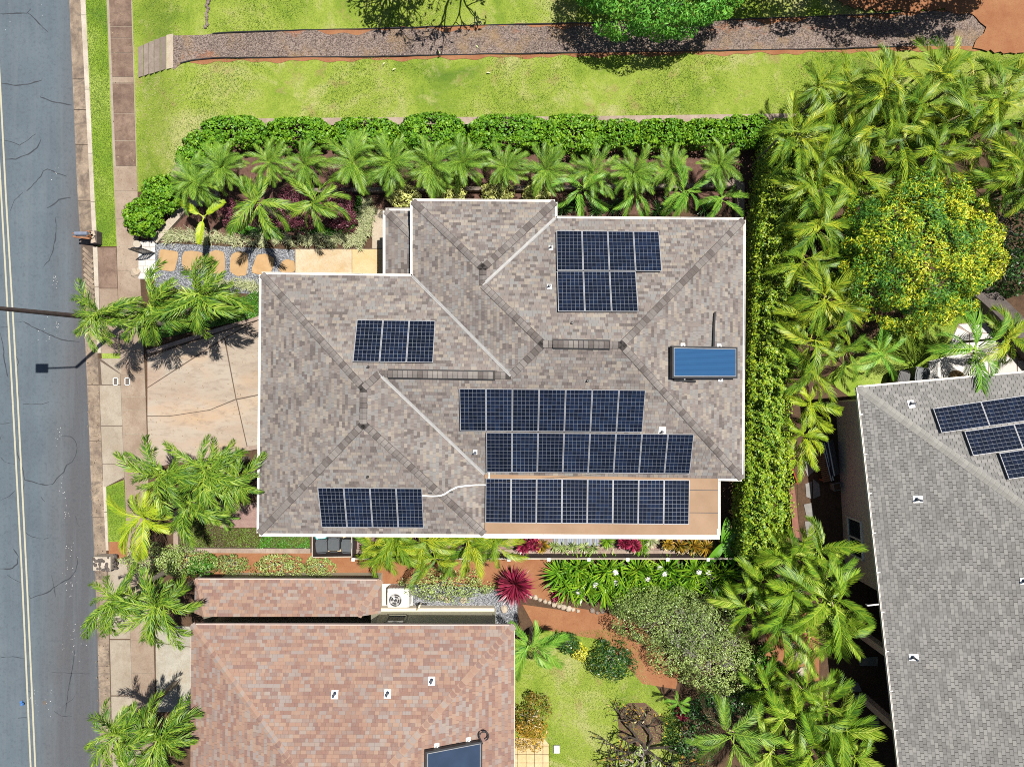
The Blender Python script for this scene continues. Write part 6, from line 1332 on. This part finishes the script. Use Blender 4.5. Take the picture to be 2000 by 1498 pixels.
for px, py, r, h, lab in ((1006, 1134, 38, .5, 'large crimson ti plant on red dirt above the pale edging stones'), (1023, 1060, 17, .4, 'crimson ti plant under the lanai eave, nearest the areca clump'), (1043, 1058, 15, .4, 'crimson ti plant under the lanai eave beside the golden croton'), (1216, 1055, 14, .4, 'crimson ti plant beside the deck planks, first of its pair'), (1235, 1060, 15, .4, 'crimson ti plant under the eave beside the grassy clump'), (1091, 1160, 14, .3, 'small magenta plant at the edge of the lily bed'), (1228, 1222, 11, .2, 'small magenta plant beside grey edging stones'), (1328, 1385, 14, .3, 'dark crimson plant under the small bright rosette'), (1573, 558, 12, .3, 'small red bract cluster below the golden arecas')):
    rosette('ti_plant', lab, 'plant', px, py, r, .6, int(70 + r * 4), .055, 'L_red', 'crimson ti plants', (.2, 1.45), stem=h)
for px, py, r, lab in ((1058, 1062, 15, 'golden croton under the lanai eave beside crimson leaves'), (1300, 1058, 14, 'golden croton under the eave, first of the row near the house corner'), (1324, 1062, 16, 'golden croton under the eave, second of the row near the house corner'), (1350, 1062, 18, 'golden croton under the eave, third of the row near the house corner'), (1374, 1066, 19, 'golden croton under the eave beside the banana leaf')):
    rosette('croton', lab, 'plant', px, py, r, .5, 80, .06, 'L_croton', 'golden crotons under the lanai eave', (.2, 1.4), stem=.35)
for i, (px, py) in enumerate(((1082, 1066), (1098, 1067), (1119, 1067), (1141, 1067), (1158, 1068))): rosette('bromeliad', f'small dark green rosette, {ORD[i]} from the crotons in front of the deck planks', 'plant', px, py, 12, .3, 50, .03, 'L_grey', 'rosettes before the deck planks', (.3, 1.4), stem=.1)
for i, (px, py) in enumerate(((1185, 1055), (1256, 1060), (1270, 1052), (1248, 1072), (1404, 1068))): rosette('grassy_clump', ['narrow green clump at the end of the deck planks', 'yellow-green grassy clump beside crimson leaves', 'fine grassy clump under the eave before the crotons', 'yellow grassy clump spilling towards the fence footing', 'yellow speckled clump by the end of the fence'][i], 'plant', px, py, 18, .4, 90, .022, 'L_lirio' if i in (2,) else 'L_strap', None, (.3, 1.4))
for i, (px, py) in enumerate(((1100, 408), (1165, 412), (1200, 406), (1285, 412), (1310, 400), (1375, 408), (1122, 398))): rosette('agave', f'dark spiky rosette, {ORD[i]} counted from the rear wing under the eave palms', 'plant', px, py, 22, .5, 46, .035, 'L_dark', 'spiky rosettes under the eave palms', (.3, 1.3))
bl = thing('banana_plant', W(1400, 1052, 0), 'broad bright green banana leaves at the lanai corner', 'plant'); b = MB(); b.tube([(0, 0, 0), (0, 0, .9)], [.08, .05], 7); b.build('stem', M['stem_green'], bl, loc=(0, 0, 0))
for az, L_, pt in ((4.1, 1.3, .35), (1.4, 1.2, .5), (.1, 1.1, .3), (5.2, 1.2, .25), (.9, 1.3, .6)):
    vs, fs = [], []
    for i in range(9): t = i / 8; wv = .2 * math.sin(math.pi * min(1, t * .95 + .05)) ** .6; xx = L_ * t; zz = .9 + L_ * (t * math.sin(pt) - .55 * t * t); vs += [(xx * math.cos(az) - wv * math.sin(az), xx * math.sin(az) + wv * math.cos(az), zz + .05), (xx * math.cos(az), xx * math.sin(az), zz), (xx * math.cos(az) + wv * math.sin(az), xx * math.sin(az) - wv * math.cos(az), zz + .05)]
    for i in range(8): a = 3 * i; fs += [(a, a + 3, a + 4, a + 1), (a + 1, a + 4, a + 5, a + 2)]
    b = MB(); b.add(vs, fs, .7); b.build('leaf', M['L_cover'], bl, loc=(0, 0, 0))

# ------------------------------------------------------------------ shrubs and trees of the back gardens
gs = [(1300, 1205, 95, 62, 2.2, 5200, 'broad grey-green shrub spreading below the lily bed'), (1250, 1180, 60, 34, 1.5, 2200, 'grey-green shrub at the foot of the lily bed'), (1370, 1220, 70, 60, 2.4, 3800, 'speckled grey-green shrub under the bare branches'), (1400, 1290, 78, 62, 2.2, 4600, 'large mottled shrub in the middle of the back garden'), (1320, 1280, 55, 40, 1.4, 1800, 'thin mottled shrub over the red dirt')]
for cx, cy, rx, ry, h, n, lab in gs: bush('grey_shrub', lab, 'shrub', cx, cy, rx, ry, h, n, .085, 'L_grey', 'grey-green shrubs of the back garden', lumps=70, sharp=.008, amp=.34, depth=.7, wid=.42, stems=9)
for cx, cy, rx, ry, h, n, lab in ((1195, 1290, 42, 34, 1.1, 1300, 'dark leafy shrub alone on the back lawn'), (1108, 1255, 22, 18, .8, 500, 'small dark shrub beside the feather palm on the back lawn')): bush('leafy_shrub', lab, 'shrub', cx, cy, rx, ry, h, n, .10, 'L_dark', None, lumps=26, depth=.5, wid=.5, stems=6)
bush('leafy_shrub', 'small yellow shrub beside the feather palm on the back lawn', 'shrub', 1132, 1273, 13, 14, .6, 350, .08, 'L_mango', None, stems=3, tone=lambda P, n: RNG.uniform(.6, 1, n))
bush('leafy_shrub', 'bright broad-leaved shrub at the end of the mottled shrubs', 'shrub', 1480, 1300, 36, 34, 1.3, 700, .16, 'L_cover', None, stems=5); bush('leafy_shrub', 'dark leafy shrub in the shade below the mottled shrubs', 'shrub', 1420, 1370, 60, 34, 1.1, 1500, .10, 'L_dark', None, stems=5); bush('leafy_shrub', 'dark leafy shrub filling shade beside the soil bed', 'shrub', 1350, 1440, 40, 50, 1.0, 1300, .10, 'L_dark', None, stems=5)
bush('croton', 'mixed red and yellow croton beside the tiled patio', 'plant', 1032, 1405, 32, 44, 1.1, 1500, .13, 'L_croton', None, wid=.3, stems=5, tone=lambda P, n: np.clip(RNG.random(n) * .55 + .55 * np.clip((-P[:, 1] - 14.6) / 1.2, 0, 1), 0, 1))
for cx, cy, rx, ry, h, n, lab in ((300, 1092, 55, 28, 1.3, 2000, 'speckled olive shrub below the bright yellow-green palm'), (365, 1098, 48, 26, 1.1, 1700, 'speckled olive shrub on red dirt beside the planter wall'), (450, 1102, 32, 18, .8, 800, 'thin grey-leaved shrub on red dirt, nearest the street'), (545, 1107, 46, 24, .9, 1100, 'thin grey-leaved shrub in the middle of the red dirt strip'), (622, 1108, 28, 20, .9, 700, 'thin grey-leaved shrub below the three bins'), (872, 1142, 78, 30, 1.2, 2300, 'grey-leaved shrub between the areca clump and side gravel')): bush('rose_shrub', lab, 'shrub', cx, cy, rx, ry, h, n, .075, 'L_grey', 'thin shrubs along the red dirt', lumps=26, depth=.55, wid=.5, stems=6, amp=.3)
bush('leafy_shrub', 'bright green shrub among the olive shrubs by the sidewalk', 'shrub', 392, 1105, 24, 18, 1.0, 600, .09, 'L_cover', None, stems=3)
# the yellow-flushed tree
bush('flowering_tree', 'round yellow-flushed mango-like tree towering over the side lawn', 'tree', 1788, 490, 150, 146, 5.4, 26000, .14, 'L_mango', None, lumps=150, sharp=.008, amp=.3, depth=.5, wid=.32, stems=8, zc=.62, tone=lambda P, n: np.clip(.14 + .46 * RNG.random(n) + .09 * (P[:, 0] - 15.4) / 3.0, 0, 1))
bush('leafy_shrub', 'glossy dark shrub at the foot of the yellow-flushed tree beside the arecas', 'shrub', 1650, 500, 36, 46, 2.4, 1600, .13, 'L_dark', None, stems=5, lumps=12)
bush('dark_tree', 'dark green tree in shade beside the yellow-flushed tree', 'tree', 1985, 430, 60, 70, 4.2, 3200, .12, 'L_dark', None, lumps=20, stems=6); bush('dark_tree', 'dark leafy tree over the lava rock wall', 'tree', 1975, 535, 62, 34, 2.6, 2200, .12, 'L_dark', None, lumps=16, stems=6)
bush('green_tree', 'dense bright green tree at the upper frame edge beside the gravel path', 'tree', 1280, -30, 158, 100, 3.8, 13000, .17, 'L_bright', None, z0=LH, lumps=80, sharp=.008, amp=.26, wid=.32, stems=8, zc=.55)
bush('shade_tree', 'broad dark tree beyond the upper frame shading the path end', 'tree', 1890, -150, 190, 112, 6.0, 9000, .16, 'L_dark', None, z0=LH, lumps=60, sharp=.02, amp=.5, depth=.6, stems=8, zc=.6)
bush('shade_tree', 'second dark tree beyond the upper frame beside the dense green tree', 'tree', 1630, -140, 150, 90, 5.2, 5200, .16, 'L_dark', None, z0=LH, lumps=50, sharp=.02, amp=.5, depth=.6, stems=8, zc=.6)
def branches(base, levels, L, r, spread, fork=(2, 3), up=.35, first=None, shrink=.72):
    """Forking limbs: returns tube paths and their tips."""
    segs, tips = [], []
    def grow(p, d, L, r, lv):
        e = p + d * L; m = p.lerp(e, .5) + Vector((random.uniform(-1, 1), random.uniform(-1, 1), random.uniform(-1, 1))) * L * .08; segs.append(([p, m, e], [r, r * .88, r * .74]))
        if lv == 0: tips.append((e, d)); return
        for k in range(random.randint(*fork)):
            nd = (d + Vector((random.gauss(0, 1), random.gauss(0, 1), random.gauss(0, .5) + up)) * spread).normalized(); grow(e, nd, L * shrink * random.uniform(.8, 1.2), r * .7, lv - 1)
    for d in (first or [Vector((0, 0, 1))]): grow(base, d.normalized(), L, r, levels)
    return segs, tips
def branch_tree(name, label, base, mat, leafmat_, levels, L, r, spread, first, nl, leaf, up=.35, cat='tree', wid=.35, fork=(2, 3)):
    root = thing(name, base, label, cat); segs, tips = branches(Vector((0, 0, 0)), levels, L, r, spread, fork, up, first); b = MB()
    for p, q in segs: b.tube(p, q, 5, cap=False)
    b.build('trunk', M[mat], root, loc=(0, 0, 0))
    if nl:
        P = np.array([t[0] for t in tips for _ in range(nl)]); n = len(P); D = RNG.normal(size=(n, 3)); D[:, 2] = np.abs(D[:, 2]) * .5; D = unit(D); l = leaf * RNG.uniform(.7, 1.2, n)
        link('crown', leaf_mesh(name + '_leaves', P + D * l[:, None] * .5, RNG.normal(size=(n, 3)) * .5 + [0, 0, 1], l, l * wid, RNG.random(n), D=D), M[leafmat_], root, loc=(0, 0, 0))
    return root
rd = lambda n, z: [Vector((math.cos(2 * math.pi * k / n + .4), math.sin(2 * math.pi * k / n + .4), z)) for k in range(n)]
random.seed(21)
branch_tree('plumeria_tree', 'bare forking plumeria tree with few yellow leaves over the round soil bed', W(1262, 1462, 0), 'dark_branch', 'L_croton', 4, .85, .07, .62, rd(7, .55), 1, .16, up=.1)
branch_tree('plumeria_tree', 'leafy forking plumeria at the lower edge of the soil bed', W(1235, 1500, 0), 'branch', 'L_grey', 4, .6, .05, .6, rd(5, .8), 3, .14, up=.1)
branch_tree('bare_shrub', 'pale bare branching shrub among dark shade beside the palms', W(1392, 1185, .0), 'branch', None, 3, .7, .028, .6, rd(5, .7), 0, 0, up=.1)
branch_tree('bare_shrub', 'pale bare twigs arching over the mottled shrubs', W(1378, 1260, .9), 'branch', None, 4, .55, .022, .6, rd(7, .8), 0, 0, up=.05)
branch_tree('bare_shrub', 'bare twiggy shrub over the speckled shrub below lilies', W(1340, 1225, 1.2), 'branch', None, 4, .5, .018, .6, rd(6, .8), 0, 0, up=.05)
branch_tree('bare_shrub', 'pale dead branches in the dark corner beside the yellow-flushed tree', W(1965, 470, 1.6), 'branch', None, 3, .85, .035, .6, rd(5, .6), 0, 0, up=.15)
# a tall plumeria standing just beyond the upper frame edge: its shadow falls on the path
branch_tree('plumeria_tree', 'tall bare plumeria beyond the upper frame edge casting branch shadows', W(862, -165, LH), 'dark_branch', 'L_dark', 6, 1.95, .13, .5, [Vector((.0, -.35, 1)), Vector((-.55, .1, 1)), Vector((.5, -.1, 1)), Vector((.1, .5, 1)), Vector((-.3, -.5, .9)), Vector((.25, -.6, .8))], 1, .26, up=.1, wid=.4)
x, y = scatter([(160, 500), (185, 500), (215, 1400), (190, 1400)], 160); x2, y2 = scatter([(288, 700), (503, 640), (503, 860), (290, 900)], 110); x3, y3 = scatter([(212, 0), (258, 0), (300, 1400), (252, 1400)], 160); x4, y4 = scatter([(1030, 960), (1400, 930), (1400, 1040), (950, 1040)], 40)
for nm_, xx, yy, zz in (('leaf_litter', np.concatenate([x, x2, x3]), np.concatenate([y, y2, y3]), .045),):
    P = to_world(xx, yy, zz); n = len(P); link(nm_, leaf_mesh(nm_, P, RNG.normal(size=(n, 3)) * .3 + [0, 0, 1], .07 * RNG.uniform(.5, 1.6, n), .028, RNG.random(n)), M['F_dead'], kind='stuff')
# fallen leaves on the upper lawn
for i, (px, py, a) in enumerate(((770, 136, .6), (954, 143, .0), (932, 92, 2.2), (858, 103, 1.9), (940, 45, 1.2), (750, 125, 1.0), (1452, 18, .3))):
    me = leaf_mesh('leaf', np.array([[0, 0, .03]]), np.array([[.1, .1, 1.0]]), .2, .07, [.5], .1, D=np.array([[math.cos(a), math.sin(a), 0]])); o = link('fallen_leaf', me, M['L_lirio'], loc=W(px, py, LH + .06), label=['pale fallen leaf on the lawn just below the path edging', 'pale fallen leaf lying far from the path on the lower lawn', 'pale fallen leaf on the gravel between branch shadows', 'pale fallen leaf on the gravel beside the lower edging', 'pale fallen leaf above the upper path edging', 'small pale fallen leaf on lawn under branch shadow tips', 'pale fallen leaf beside the dense green tree'][i], cat='leaf', group='fallen leaves by the gravel path')
